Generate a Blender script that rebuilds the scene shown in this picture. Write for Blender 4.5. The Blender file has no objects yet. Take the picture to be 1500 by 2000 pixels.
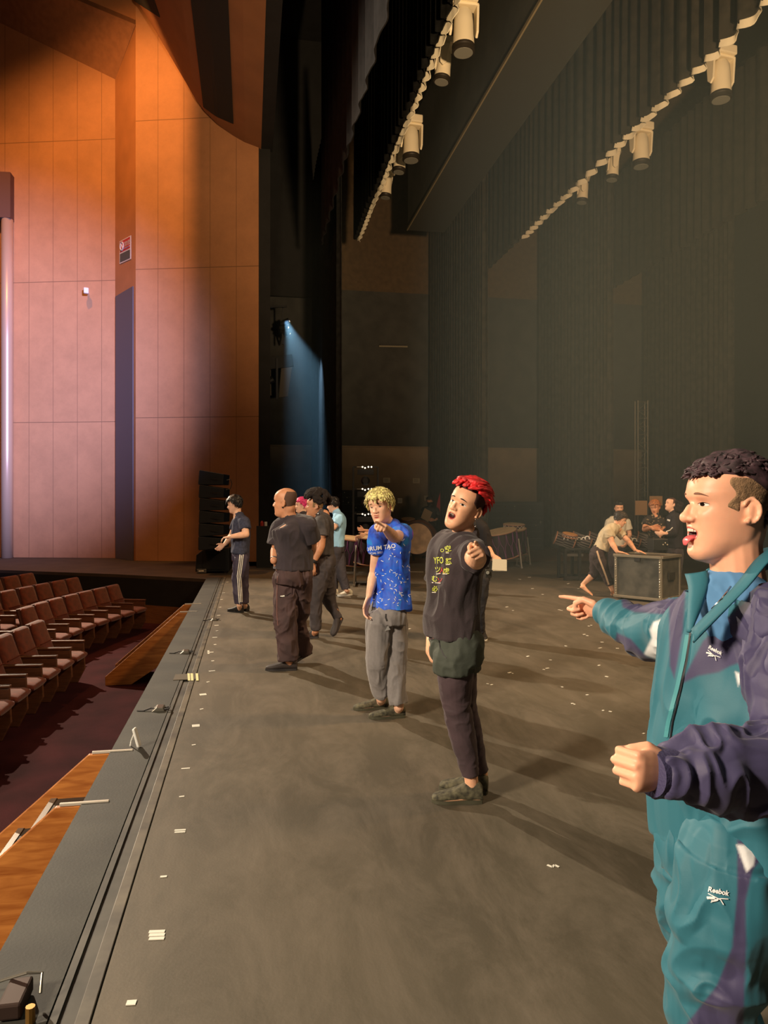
import bpy, math, random
import numpy as np
from mathutils import Vector, Matrix, noise
from mathutils.bvhtree import BVHTree
random.seed(7); rng = np.random.default_rng(11)
S = bpy.context.scene; C = S.collection
# ---------------------------------------------------------------- camera, exposure, world, lights
FPX = 1445.0; TH = math.atan(0.182); ST, CT = math.sin(TH), math.cos(TH); CH = 1.58; HY = 978.0
FWD = Vector((ST, CT, 0)); RGT = Vector((CT, -ST, 0)); UP = Vector((0, 0, 1))
cam_d = bpy.data.cameras.new('camera'); cam = bpy.data.objects.new('camera', cam_d); C.objects.link(cam)
cam_d.sensor_fit = 'VERTICAL'; cam_d.sensor_height = 36; cam_d.sensor_width = 27
cam_d.lens = 36 * FPX / 2000; cam_d.shift_y = -22 / 2000
cam_d.clip_end = 200; cam_d.clip_start = .05
cam.location = (0, 0, CH); cam.rotation_euler = (math.pi / 2, 0, -TH)
S.camera = cam
S.view_settings.view_transform = 'Standard'; S.view_settings.look = 'None'
S.view_settings.exposure = 0.0; S.view_settings.gamma = 1.0
S.cycles.use_denoising = True
S.cycles.volume_bounces = 0; S.cycles.max_bounces = 5; S.cycles.diffuse_bounces = 3
S.cycles.sample_clamp_indirect = 3.0
S.cycles.use_light_tree = True
S.cycles.volume_step_rate = 8; S.cycles.volume_max_steps = 32

def lin(c, a=1.0):
    o = []
    for v in c[:3]:
        v /= 255.0
        o.append(v / 12.92 if v <= .04045 else ((v + .055) / 1.055) ** 2.4)
    return (o[0], o[1], o[2], a)

wd = bpy.data.worlds.new('world'); S.world = wd; wd.use_nodes = True
wd.node_tree.nodes['Background'].inputs[0].default_value = lin((150, 140, 130))
wd.node_tree.nodes['Background'].inputs[1].default_value = 0.035

def spot(name, loc, target, power, color, size_deg, blend=.3, radius=.1):
    l = bpy.data.lights.new(name, 'SPOT'); o = bpy.data.objects.new(name, l); C.objects.link(o)
    l.energy = power; l.color = lin(color)[:3]; l.spot_size = math.radians(size_deg); l.spot_blend = blend
    l.shadow_soft_size = radius; o.location = loc
    o.rotation_euler = (Vector(target) - Vector(loc)).to_track_quat('-Z', 'Y').to_euler()
    return o
def area(name, loc, target, power, color, sx, sy, spread=180):
    l = bpy.data.lights.new(name, 'AREA'); o = bpy.data.objects.new(name, l); C.objects.link(o)
    l.shape = 'RECTANGLE'; l.size = sx; l.size_y = sy; l.energy = power; l.color = lin(color)[:3]
    l.spread = math.radians(spread)
    o.location = loc; o.rotation_euler = (Vector(target) - Vector(loc)).to_track_quat('-Z', 'Y').to_euler()
    return o
# key: front-of-house projector, far left, high
spot('key_spot', (-9, 21, 9.5), (2.2, 3.5, .8), 15000, (255, 234, 204), 60, .5, .12)
spot('front_of_house_spot', (-7.5, -1.5, 5.5), (2.2, 5.3, .9), 6200, (255, 232, 202), 54, .35, .7)
spot('upstage_warm_spot', (8.5, 4.6, 9.2), (4.8, 8.6, 0), 4600, (255, 208, 154), 78, 1.0, .6)
area('downstage_wash', (2, 3, 9), (2.5, 4, 0), 100, (238, 240, 215), 3, 6)
spot('overhead_fill_spot', (2.6, -2.5, 1.6), (6.5, 12, 9.6), 10500, (255, 214, 162), 64, .7, .3)  # fill added behind the camera to brighten the overhead fixtures and hems
spot('wall_spot', (3, -2, 6), (-6.6, 20.5, 5.0), 76000, (168, 178, 250), 28, 1.0, .4)
spot('cove_wall_washer', (-5.2, 15.5, 13.6), (-2.9, 19.4, 8.0), 2300, (255, 178, 100), 130, .6, .035)
area('auditorium_wash', (-7, 9, 13), (-6, 15, 0), 170, (255, 176, 110), 5, 8)
spot('side_stage_spot', (1.05, 21.9, 6.9), (3.2, 19.5, 0), 3200, (170, 215, 255), 40, .6, .05)


# ---------------------------------------------------------------- picture -> place
def W(px, py, d):
    l = (px - 750) / FPX * d
    return Vector((d * ST + l * CT, d * CT - l * ST, CH - (py - HY) / FPX * d))
def G(px, py, z=0.0):
    return W(px, py, (CH - z) * FPX / (py - HY))
def onY(px, py, Y):                    # the point of the plane Y = const seen at a pixel
    t = (px - 750) / FPX
    return W(px, py, Y / (CT - t * ST))
def onX(px, py, X):
    t = (px - 750) / FPX
    return W(px, py, X / (ST + t * CT))

# ---------------------------------------------------------------- materials
MATS = {}
def mat(name, col, rough=.7, metal=0.0, var=0.0, vscale=6.0, col2=None, bump=0.0, bscale=40.0, spec=.5, sss=0.0, sheen=0.0, coat=0.0):
    if name in MATS: return MATS[name]
    m = bpy.data.materials.new(name); m.use_nodes = True; nt = m.node_tree
    b = nt.nodes['Principled BSDF']
    b.inputs['Base Color'].default_value = lin(col); b.inputs['Roughness'].default_value = rough
    b.inputs['Metallic'].default_value = metal; b.inputs['Specular IOR Level'].default_value = spec
    if sss: 
        b.inputs['Subsurface Weight'].default_value = sss; b.inputs['Subsurface Radius'].default_value = (.012, .004, .002); b.inputs['Subsurface Scale'].default_value = 1.0
    if sheen: b.inputs['Sheen Weight'].default_value = sheen
    if coat: b.inputs['Coat Weight'].default_value = coat
    if var or col2 or bump:
        tc = nt.nodes.new('ShaderNodeTexCoord')
    if var or col2:
        n = nt.nodes.new('ShaderNodeTexNoise'); n.inputs['Scale'].default_value = vscale; n.inputs['Detail'].default_value = 5
        nt.links.new(tc.outputs['Object'], n.inputs['Vector'])
        r = nt.nodes.new('ShaderNodeValToRGB'); nt.links.new(n.outputs['Fac'], r.inputs[0])
        if col2 is None:
            c1 = [v * (1 - var) for v in col]; c2 = [min(255, v * (1 + var)) for v in col]
        else: c1, c2 = col, col2
        r.color_ramp.elements[0].color = lin(c1); r.color_ramp.elements[0].position = .35
        r.color_ramp.elements[1].color = lin(c2); r.color_ramp.elements[1].position = .65
        nt.links.new(r.outputs[0], b.inputs['Base Color'])
    if bump:
        n2 = nt.nodes.new('ShaderNodeTexNoise'); n2.inputs['Scale'].default_value = bscale; n2.inputs['Detail'].default_value = 4
        nt.links.new(tc.outputs['Object'], n2.inputs['Vector'])
        bp = nt.nodes.new('ShaderNodeBump'); bp.inputs['Strength'].default_value = bump; bp.inputs['Distance'].default_value = .01
        nt.links.new(n2.outputs['Fac'], bp.inputs['Height']); nt.links.new(bp.outputs[0], b.inputs['Normal'])
    MATS[name] = m
    return m
def N(m, typ, **kw):
    n = m.node_tree.nodes.new(typ)
    for k, v in kw.items():
        if k in n.inputs: n.inputs[k].default_value = v
        else: setattr(n, k, v)
    return n
def L(m, a, b): m.node_tree.links.new(a, b)
def bsdf(m): return m.node_tree.nodes['Principled BSDF']

# ---------------------------------------------------------------- mesh builder
class MB:
    def __init__(s): s.v = []; s.f = []; s.mi = []; s.cur = 0
    def add(s, vs, fs):
        o = len(s.v); s.v.extend([tuple(v) for v in vs]); s.f.extend([tuple(i + o for i in f) for f in fs]); s.mi.extend([s.cur] * len(fs)); return s
    def box(s, c, sz, M=None):
        hx, hy, hz = sz[0] / 2, sz[1] / 2, sz[2] / 2; c = Vector(c)
        vs = [Vector((x, y, z)) for x in (-hx, hx) for y in (-hy, hy) for z in (-hz, hz)]
        if M is not None: vs = [M @ v for v in vs]
        return s.add([v + c for v in vs], [(0, 1, 3, 2), (4, 6, 7, 5), (0, 4, 5, 1), (2, 3, 7, 6), (0, 2, 6, 4), (1, 5, 7, 3)])
    def bx(s, x0, x1, y0, y1, z0, z1): return s.box(((x0 + x1) / 2, (y0 + y1) / 2, (z0 + z1) / 2), (abs(x1 - x0), abs(y1 - y0), abs(z1 - z0)))
    def prism(s, poly, vec):
        n = len(poly); poly = [Vector(p) for p in poly]; vec = Vector(vec)
        return s.add(poly + [p + vec for p in poly], [tuple(range(n))[::-1], tuple(range(n, 2 * n))] + [(i, (i + 1) % n, n + (i + 1) % n, n + i) for i in range(n)])
    def bar(s, a, b, w, h, up=UP):
        a, b = Vector(a), Vector(b); d = (b - a); L_ = d.length; d = d.normalized()
        if abs(d.dot(up)) > .98: up = Vector((1, 0, 0))
        x = d.cross(up).normalized(); z = x.cross(d)
        M = Matrix((x, d, z)).transposed()
        return s.box((a + b) / 2, (w, L_, h), M)
    def loft(s, secs, n=20, p=2.0, closed=False):
        """secs: (centre, u, v) half-axis vectors"""
        vs = []
        for c, u, v in secs:
            for i in range(n):
                a = 2 * math.pi * i / n; ca, sa = math.cos(a), math.sin(a)
                if p != 2.0:
                    ca = math.copysign(abs(ca) ** (2 / p), ca); sa = math.copysign(abs(sa) ** (2 / p), sa)
                vs.append(c + u * ca + v * sa)
        fs = []; m = len(secs)
        for j in range(m - 1):
            for i in range(n):
                k = (i + 1) % n
                fs.append((j * n + i, j * n + k, (j + 1) * n + k, (j + 1) * n + i))
        vs.append(secs[0][0]); vs.append(secs[-1][0]); a0 = len(vs) - 2; a1 = len(vs) - 1
        for i in range(n):
            k = (i + 1) % n
            fs.append((k, i, a0)); fs.append(((m - 1) * n + i, (m - 1) * n + k, a1))
        return s.add(vs, fs)
    def tube(s, pts, r, n=10, flat=1.0, up=None):
        pts = [Vector(p) for p in pts]; m = len(pts)
        rs = r if hasattr(r, '__len__') else [r] * m
        secs = []; pu = None
        for i, p in enumerate(pts):
            d = (pts[min(i + 1, m - 1)] - pts[max(i - 1, 0)])
            d = d.normalized() if d.length > 1e-9 else Vector((0, 0, 1))
            if pu is None:
                ref = up if up is not None else (UP if abs(d.z) < .9 else Vector((1, 0, 0)))
                u = d.cross(ref).normalized()
            else:
                u = (pu - d * pu.dot(d)).normalized()
            pu = u; v = d.cross(u)
            secs.append((p, u * rs[i], v * rs[i] * flat))
        return s.loft(secs, n)
    def sphere(s, c, r, n=14, m=9, M=None):
        c = Vector(c); r = r if hasattr(r, '__len__') else (r, r, r)
        vs = []
        for j in range(1, m):
            t = math.pi * j / m
            for i in range(n):
                a = 2 * math.pi * i / n
                v = Vector((r[0] * math.sin(t) * math.cos(a), r[1] * math.sin(t) * math.sin(a), r[2] * math.cos(t)))
                vs.append(c + (M @ v if M is not None else v))
        for sg in (1, -1):
            v = Vector((0, 0, r[2] * sg)); vs.append(c + (M @ v if M is not None else v))
        fs = []
        for j in range(m - 2):
            for i in range(n):
                k = (i + 1) % n; fs.append((j * n + i, (j + 1) * n + i, (j + 1) * n + k, j * n + k))
        T, B = len(vs) - 2, len(vs) - 1
        for i in range(n):
            k = (i + 1) % n; fs.append((i, k, T)); fs.append(((m - 2) * n + k, (m - 2) * n + i, B))
        return s.add(vs, fs)
    def limb(s, pts, rs, n=14):
        """capsule chain"""
        pts = [Vector(p) for p in pts]
        for i in range(len(pts) - 1): s.tube([pts[i], pts[i + 1]], [rs[i], rs[i + 1]], n)
        for p, r in zip(pts, rs): s.sphere(p, r, n, 8)
        return s
    def lathe(s, prof, c, axis, n=32, ref=None):
        axis = Vector(axis).normalized(); c = Vector(c)
        u = axis.cross(ref if ref is not None else (UP if abs(axis.z) < .9 else Vector((1, 0, 0)))).normalized(); v = axis.cross(u)
        return s.loft([(c + axis * h, u * r, v * r) for r, h in prof], n)
    def mesh(s, name):
        me = bpy.data.meshes.new(name); me.from_pydata(s.v, [], s.f); me.update(); return me
    def build(s, name, mats, parent=None, smooth=False, bevel=0.0, ang=None, world=True):
        mats = mats if isinstance(mats, (list, tuple)) else [mats]
        off = Vector((0, 0, 0))
        if parent is not None and world:
            p = parent
            while p is not None: off += p.location; p = p.parent
        if off.length > 0:
            s.v = [(v[0] - off[0], v[1] - off[1], v[2] - off[2]) for v in s.v]
        me = s.mesh(name)
        for m in mats: me.materials.append(m)
        if len(mats) > 1: me.polygons.foreach_set('material_index', s.mi)
        if smooth: me.polygons.foreach_set('use_smooth', [True] * len(me.polygons))
        o = bpy.data.objects.new(name, me); C.objects.link(o)
        if parent is not None: o.parent = parent
        if ang: 
            me.polygons.foreach_set('use_smooth', [True] * len(me.polygons)); me.set_sharp_from_angle(angle=math.radians(ang))
        if bevel:
            b = o.modifiers.new('bevel', 'BEVEL'); b.width = bevel; b.segments = 2; b.limit_method = 'ANGLE'
        return o

def tag(o, label, cat, group=None):
    o['label'] = label; o['category'] = cat
    if group: o['group'] = group
    return o
def thing(name, label, cat, loc=(0, 0, 0), group=None):
    o = bpy.data.objects.new(name, None); o.empty_display_size = .1; C.objects.link(o); o.location = loc
    return tag(o, label, cat, group)
def struct(mb, name, m, **kw):
    o = mb.build(name, m, **kw); o['kind'] = 'structure'; return o
def copy_tree(o, parent=None):
    c = o.copy(); C.objects.link(c)
    if parent is not None: c.parent = parent
    for ch in list(o.children): copy_tree(ch, c)
    return c

# ---------------------------------------------------------------- vectorised value noise
_H = rng.random((64, 64, 64)).astype(np.float32)
def vnoise(p):
    i = np.floor(p).astype(int); f = p - i; f = f * f * (3 - 2 * f); i &= 63; j = (i + 1) & 63
    x0, y0, z0 = i.T; x1, y1, z1 = j.T; fx, fy, fz = f.T
    a = _H[x0, y0, z0] * (1 - fx) + _H[x1, y0, z0] * fx; b = _H[x0, y1, z0] * (1 - fx) + _H[x1, y1, z0] * fx
    c = _H[x0, y0, z1] * (1 - fx) + _H[x1, y0, z1] * fx; d = _H[x0, y1, z1] * (1 - fx) + _H[x1, y1, z1] * fx
    return ((a * (1 - fy) + b * fy) * (1 - fz) + (c * (1 - fy) + d * fy) * fz) * 2 - 1
def get_vn(me):
    n = len(me.vertices); v = np.empty(n * 3, np.float32); me.vertices.foreach_get('co', v)
    w = np.empty(n * 3, np.float32); me.vertices.foreach_get('normal', w)
    return v.reshape(-1, 3), w.reshape(-1, 3)
def set_v(me, v): me.vertices.foreach_set('co', np.ascontiguousarray(v, np.float32).ravel()); me.update()

def solid(mb, name, vox, m, parent=None, smooth=3, fold=None, displace=None, fac=.5):
    """union of the overlapping shapes of mb as one continuous surface (coordinates in world space)"""
    me = mb.mesh(name); t = bpy.data.objects.new('tmp', me); C.objects.link(t)
    r = t.modifiers.new('r', 'REMESH'); r.mode = 'VOXEL'; r.voxel_size = vox; r.use_smooth_shade = True
    if smooth:
        q = t.modifiers.new('s', 'SMOOTH'); q.factor = fac; q.iterations = smooth
    dg = bpy.context.evaluated_depsgraph_get(); dg.update()
    new = bpy.data.meshes.new_from_object(t.evaluated_get(dg)); new.name = name
    bpy.data.objects.remove(t); bpy.data.meshes.remove(me)
    v, nn = get_vn(new)
    if fold:   # (amp, scale, (sx, sy, sz))
        amp, sc, an = fold
        p = v * np.array(an) * sc + rng.random(3) * 20
        w = np.stack([vnoise(p * .7 + 3.1), vnoise(p * .7 + 9.2), vnoise(p * .7 + 17.3)], 1) * .8
        h = 1 - np.abs(vnoise(p + w)) * 2.2
        h = np.clip(h, -1, 1) + .5 * vnoise(p * 2.3 + 5)
        p2 = p * 2.6 + 11; h2 = 1 - np.abs(vnoise(p2 + w * 1.5)) * 3.0; h = h + .55 * np.clip(h2, -.6, 1)
        v = v + nn * (h * amp)[:, None]
    if displace is not None: v = displace(v, nn)
    off = Vector((0, 0, 0))
    p_ = parent
    while p_ is not None: off += p_.location; p_ = p_.parent
    set_v(new, v - np.array(off)[None])
    new.materials.clear()
    for mm in (m if isinstance(m, (list, tuple)) else [m]): new.materials.append(mm)
    new.polygons.foreach_set('use_smooth', [True] * len(new.polygons))
    o = bpy.data.objects.new(name, new); C.objects.link(o)
    if parent is not None: o.parent = parent
    o['_off'] = tuple(off)
    return o
def bvh_of(o):
    off = Vector(o['_off']); me = o.data
    b = BVHTree.FromPolygons([v.co + off for v in me.vertices], [tuple(p.vertices) for p in me.polygons])
    del o['_off']
    return b
def proj_px(b, px, py, off, eye=Vector((0, 0, CH))):
    d = W(px, py, 1.0) - eye
    h = b.ray_cast(eye, d.normalized())
    if h[0] is None:
        n = b.find_nearest(W(px, py, 1.0) if False else eye + d * 3)
        return None
    nrm = h[1] if h[1].dot(d) < 0 else -h[1]
    return h[0] + nrm * off * .5 - d.normalized() * off * .5

# ================================================================ SETTING
def stage_mat():
    m = mat('stage_vinyl', (66, 63, 57), .62, spec=.45); b = bsdf(m)
    tc = N(m, 'ShaderNodeTexCoord')
    n1 = N(m, 'ShaderNodeTexNoise', Scale=.55, Detail=6.0); L(m, tc.outputs['Object'], n1.inputs['Vector'])
    r1 = N(m, 'ShaderNodeValToRGB'); L(m, n1.outputs['Fac'], r1.inputs[0])
    r1.color_ramp.elements[0].position = .35; r1.color_ramp.elements[0].color = lin((73, 67, 55))
    r1.color_ramp.elements[1].position = .7; r1.color_ramp.elements[1].color = lin((96, 88, 73))
    mp = N(m, 'ShaderNodeMapping'); mp.inputs['Scale'].default_value = (1.6, .55, 1); mp.inputs['Rotation'].default_value = (0, 0, .5)
    L(m, tc.outputs['Object'], mp.inputs['Vector'])
    n2 = N(m, 'ShaderNodeTexNoise', Scale=2.0, Detail=8.0, Roughness=.78, Distortion=.5); L(m, mp.outputs[0], n2.inputs['Vector'])
    r2 = N(m, 'ShaderNodeValToRGB'); L(m, n2.outputs['Fac'], r2.inputs[0])
    r2.color_ramp.elements[0].position = .42; r2.color_ramp.elements[0].color = (0, 0, 0, 1)
    r2.color_ramp.elements[1].position = .85; r2.color_ramp.elements[1].color = (1, 1, 1, 1)
    mx = N(m, 'ShaderNodeMix', data_type='RGBA'); L(m, r2.outputs[0], mx.inputs[0]); L(m, r1.outputs[0], mx.inputs[6]); mx.inputs[7].default_value = lin((118, 108, 94))
    L(m, mx.outputs[2], b.inputs['Base Color'])
    n3 = N(m, 'ShaderNodeTexNoise', Scale=90.0, Detail=3.0); L(m, tc.outputs['Object'], n3.inputs['Vector'])
    bp = N(m, 'ShaderNodeBump', Strength=.12, Distance=.004); L(m, n3.outputs['Fac'], bp.inputs['Height']); L(m, bp.outputs[0], b.inputs['Normal'])
    r4 = N(m, 'ShaderNodeMapRange'); r4.inputs[3].default_value = .5; r4.inputs[4].default_value = .75; L(m, n2.outputs['Fac'], r4.inputs[0]); L(m, r4.outputs[0], b.inputs['Roughness'])
    return m
M_STAGE = stage_mat()
def wood(name, c1, c2, axis_scale, rough=.45, planks=0.0):
    m = mat(name, c1, rough); b = bsdf(m); tc = N(m, 'ShaderNodeTexCoord')
    mp = N(m, 'ShaderNodeMapping'); mp.inputs['Scale'].default_value = axis_scale; L(m, tc.outputs['Object'], mp.inputs['Vector'])
    n = N(m, 'ShaderNodeTexNoise', Scale=3.0, Detail=8.0, Distortion=.8); L(m, mp.outputs[0], n.inputs['Vector'])
    r = N(m, 'ShaderNodeValToRGB'); L(m, n.outputs['Fac'], r.inputs[0])
    r.color_ramp.elements[0].position = .3; r.color_ramp.elements[0].color = lin(c1); r.color_ramp.elements[1].position = .7; r.color_ramp.elements[1].color = lin(c2)
    L(m, r.outputs[0], b.inputs['Base Color']); return m
M_WFLOOR = wood('stage_wood', (118, 84, 56), (150, 112, 76), (12, .8, 1), .4)
M_BLACK = mat('black_paint', (24, 24, 24), .8, var=.15, vscale=3)
M_BLKCLOTH = mat('black_serge', (30, 30, 29), .95, var=.2, vscale=8, bump=.2, bscale=120, spec=.1)
M_MASK = mat('masking_cloth', (58, 54, 46), .95, var=.2, vscale=5, spec=.1)
M_BRDCLOTH = mat('border_cloth', (54, 50, 43), .95, var=.15, vscale=5, spec=.1)
M_CARPET = mat('burgundy_carpet', (58, 25, 28), .98, var=.12, vscale=2.2, bump=.4, bscale=180, spec=.1)
M_WHITE = mat('white_tape', (236, 234, 222), .5)

def panel_wall(name, base=(182, 128, 88)):
    m = mat(name, base, .75, spec=.3); b = bsdf(m)
    uv = N(m, 'ShaderNodeUVMap')
    sx = N(m, 'ShaderNodeSeparateXYZ'); L(m, uv.outputs[0], sx.inputs[0])
    def line(sock, period, w, ph):
        a = N(m, 'ShaderNodeMath', operation='ADD'); a.inputs[1].default_value = ph; L(m, sock, a.inputs[0])
        d = N(m, 'ShaderNodeMath', operation='DIVIDE'); d.inputs[1].default_value = period; L(m, a.outputs[0], d.inputs[0])
        f = N(m, 'ShaderNodeMath', operation='FRACT'); L(m, d.outputs[0], f.inputs[0])
        g = N(m, 'ShaderNodeMath', operation='LESS_THAN'); g.inputs[1].default_value = w / period; L(m, f.outputs[0], g.inputs[0]); return g.outputs[0]
    lx = line(sx.outputs['X'], .7, .012, 40.0); ly = line(sx.outputs['Y'], 3.9, .02, 39.0 - 3.75)
    mxn = N(m, 'ShaderNodeMath', operation='MAXIMUM'); L(m, lx, mxn.inputs[0]); L(m, ly, mxn.inputs[1])
    tc = N(m, 'ShaderNodeTexCoord'); n = N(m, 'ShaderNodeTexNoise', Scale=1.2, Detail=8.0, Roughness=.75); L(m, tc.outputs['Object'], n.inputs['Vector'])
    r = N(m, 'ShaderNodeValToRGB'); L(m, n.outputs['Fac'], r.inputs[0])
    r.color_ramp.elements[0].position = .3; r.color_ramp.elements[0].color = lin([v * .93 for v in base]); r.color_ramp.elements[1].position = .7; r.color_ramp.elements[1].color = lin([min(255, v * 1.05) for v in base])
    mx = N(m, 'ShaderNodeMix', data_type='RGBA'); L(m, mxn.outputs[0], mx.inputs[0]); L(m, r.outputs[0], mx.inputs[6]); mx.inputs[7].default_value = lin([v * .72 for v in base])
    L(m, mx.outputs[2], b.inputs['Base Color']); return m
M_PANEL = panel_wall('auditorium_panel')
M_PLAST = mat('auditorium_plaster', (168, 112, 72), .8, var=.04, vscale=1.5, spec=.2)

def wall_quads(name, pts, m, thick=.25):
    """vertical wall through ground points [(x,y,z0,z1)...], with metre UVs and thickness away from the camera"""
    o = None; mb = MB(); uvs = []; run = 0
    for i in range(len(pts) - 1):
        (x0, y0, a0, b0), (x1, y1, a1, b1) = pts[i], pts[i + 1]
        d = Vector((x1 - x0, y1 - y0, 0)); ln = d.length; nrm = Vector((d.y, -d.x, 0)).normalized()
        if nrm.dot(Vector((x0, y0, 0))) < 0: nrm = -nrm
        t = nrm * thick
        f = [Vector((x0, y0, a0)), Vector((x1, y1, a1)), Vector((x1, y1, b1)), Vector((x0, y0, b0))]
        k = len(mb.v); mb.add(f + [p + t for p in f], [(0, 1, 2, 3), (7, 6, 5, 4), (0, 4, 5, 1), (2, 6, 7, 3), (1, 5, 6, 2), (0, 3, 7, 4)])
        u = [(run, a0), (run + ln, a1), (run + ln, b1), (run, b0)]; uvs.append(u + u); run += ln
    o = struct(mb, name, m)
    ul = o.data.uv_layers.new(name='UVMap')
    for p in o.data.polygons:
        for li in p.loop_indices:
            vi = o.data.loops[li].vertex_index; ul.data[li].uv = uvs[vi // 8][vi % 8]
    return o

# stage floor: black vinyl, gap strip, apron edge
mb = MB(); mb.bx(-.47, 17.0, -3, 18.2, -.06, 0)
struct(mb, 'floor_stage', M_STAGE)
M_APRON = mat('apron_vinyl', (50, 50, 45), .7, var=.15, vscale=3, bump=.1, bscale=80)
mb = MB(); mb.bx(-.86, -.605, -3, 15.6, -.06, 0); struct(mb, 'floor_apron', M_APRON)
mb = MB(); mb.bx(-.605, -.47, -3, 15.6, -.06, -.012); mb.bx(-.60, -.575, -3, 15.6, -.014, -.002)
struct(mb, 'trim_1', mat('apron_channel', (60, 58, 52), .6, var=.25, vscale=4))
mb = MB(); mb.bx(-.52, -.475, -3, 15.6, -.014, .004); struct(mb, 'trim_2', mat('vinyl_edge_tape', (84, 78, 66), .55, var=.25, vscale=5), bevel=.003)
mb = MB(); mb.bx(-.47, 17, 18.2, 25.2, -.06, -.004); struct(mb, 'floor_wing', M_WFLOOR)
mb = MB(); mb.bx(-.86, -.80, -3, 15.4, -1.0, -.06); struct(mb, 'wall_stage_front', mat('stage_front_black', (18, 17, 17), .9))
# side platform (its black skirt and timber plinth)
pf = [(-.86, 15.4), (-2.86, 16.75), (-5.63, 18.25), (-9.5, 20.2), (-9.5, 26), (4.0, 26), (4.0, 18.2), (-.47, 18.2), (-.47, 15.6), (-.86, 15.6)]
mb = MB(); mb.prism([(x, y, -.07) for x, y in pf], (0, 0, .066)); struct(mb, 'floor_side_platform', mat('platform_vinyl', (72, 62, 52), .7, var=.1, vscale=2))
mb = MB()
for (a, b) in zip(pf[:3], pf[1:4]):
    d = Vector((b[0] - a[0], b[1] - a[1], 0)); n = Vector((-d.y, d.x, 0)).normalized()
    if n.dot(Vector((0, 1, 0))) < 0: n = -n
    n *= .08; 
    mb.prism([(a[0], a[1], -.62), (b[0], b[1], -.62), (b[0], b[1], -.07), (a[0], a[1], -.07)], n)
struct(mb, 'wall_platform_skirt', M_BLACK)
mb = MB()
for (a, b) in zip(pf[:3], pf[1:4]):
    d = Vector((b[0] - a[0], b[1] - a[1], 0)); n = Vector((-d.y, d.x, 0)).normalized()
    if n.dot(Vector((0, 1, 0))) < 0: n = -n
    mb.prism([(a[0], a[1], -1.0), (b[0], b[1], -1.0), (b[0], b[1], -.62), (a[0], a[1], -.62)], n * .1)
struct(mb, 'baseboard_platform', wood('plinth_wood', (120, 78, 48), (150, 100, 62), (1, 1, 12)))
mb = MB(); mb.bx(-14, -.8, -4, 21, -1.1, -1.0); struct(mb, 'floor_auditorium', M_CARPET)

# auditorium side wall: panel B, return, panel A
def cl(px, d):
    l = (px - 750) / FPX * d; return (d * ST + l * CT, d * CT - l * ST)
def zt(py, d): return CH - (py - HY) / FPX * d
b0 = cl(-260, 21.0); b1 = cl(225, 20.4); a0 = cl(265, 19.45); a1 = cl(505, 19.15)
wall_quads('wall_side_far', [(b0[0], b0[1], 0, 17.0), (b1[0], b1[1], 0, 13.2)], M_PANEL)
wall_quads('wall_return', [(b1[0], b1[1], 0, 13.2), (a0[0], a0[1], 0, 14.07)], M_PLAST)
wall_quads('wall_proscenium', [(a0[0], a0[1], 0, 17.5), (a1[0], a1[1], 0, 17.5)], M_PANEL, .3)
# upper wall above the dropped soffit, in the plane of panel A
dA = Vector((a0[0] - a1[0], a0[1] - a1[1], 0)).normalized()
A0 = Vector((a0[0], a0[1], 0)); u1 = A0 + dA * 7; z3 = zt(48, A0.dot(FWD)); best = None
for s_ in np.linspace(.2, 4, 200):
    q_ = A0 + dA * s_; d_ = q_.dot(FWD); x_ = 750 + q_.dot(RGT) / d_ * FPX
    if best is None or abs(x_ - 150) < best[0]: best = (abs(x_ - 150), (zt(0, d_) - z3) / s_)
zu = z3 + best[1] * 7
wall_quads('wall_upper', [(u1.x, u1.y, zu, zu + 5), (A0.x, A0.y, z3, z3 + 5)], M_PLAST)
P1 = Vector((b0[0], b0[1], 17.0)); P2 = Vector((b1[0], b1[1], 13.2)); P3 = A0 + UP * z3; P4 = u1 + UP * zu
mb = MB(); mb.add([P1, P2, P3, P4] + [p + UP * .12 for p in (P1, P2, P3, P4)], [(0, 1, 2), (0, 2, 3), (6, 5, 4), (7, 6, 4), (0, 4, 5, 1), (1, 5, 6, 2), (2, 6, 7, 3), (3, 7, 4, 0)]); struct(mb, 'ceiling_soffit', mat('soffit_brown', (150, 100, 66), .85, var=.05))
# unseen flag above the frame, added to cut the wall washer's light
fd_ = Vector((3.66, 4.4, 0)).normalized(); fr0 = Vector((-5.2, 15.5, 0)) + fd_ * .58; rt_ = Vector((fd_.y, -fd_.x, 0))
mb = MB(); mb.prism([fr0 + UP * 11.9, fr0 + rt_ * 1.6 + UP * 11.9, fr0 + rt_ * 1.6 + UP * 14.6, fr0 + UP * 14.6], fd_ * .02); struct(mb, 'washer_flag', M_BLACK)
# vertical bright trim and dark head at the far left of panel B
f0 = onY(3, 430, 20.6)
mb = MB()
pA = Vector((*cl(14, 20.45), 0)); 
mb.loft([(pA + UP * z, Vector((.15, 0, 0)), Vector((0, .16, 0))) for z in (0.0, 3, 6, 9.35)], 20)
struct(mb, 'trim_3', mat('brushed_pilaster', (196, 160, 130), .35, .3), smooth=True)
mb = MB(); q0 = Vector((*cl(-40, 20.2), 0)); q1 = Vector((*cl(20, 20.3), 0))
mb.prism([q0 + UP * 9.35, q1 + UP * 9.35, q1 + UP * 10.6, q0 + UP * 10.6], (0, .35, 0)); struct(mb, 'trim_4', mat('pilaster_head', (96, 62, 44), .8))
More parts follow.
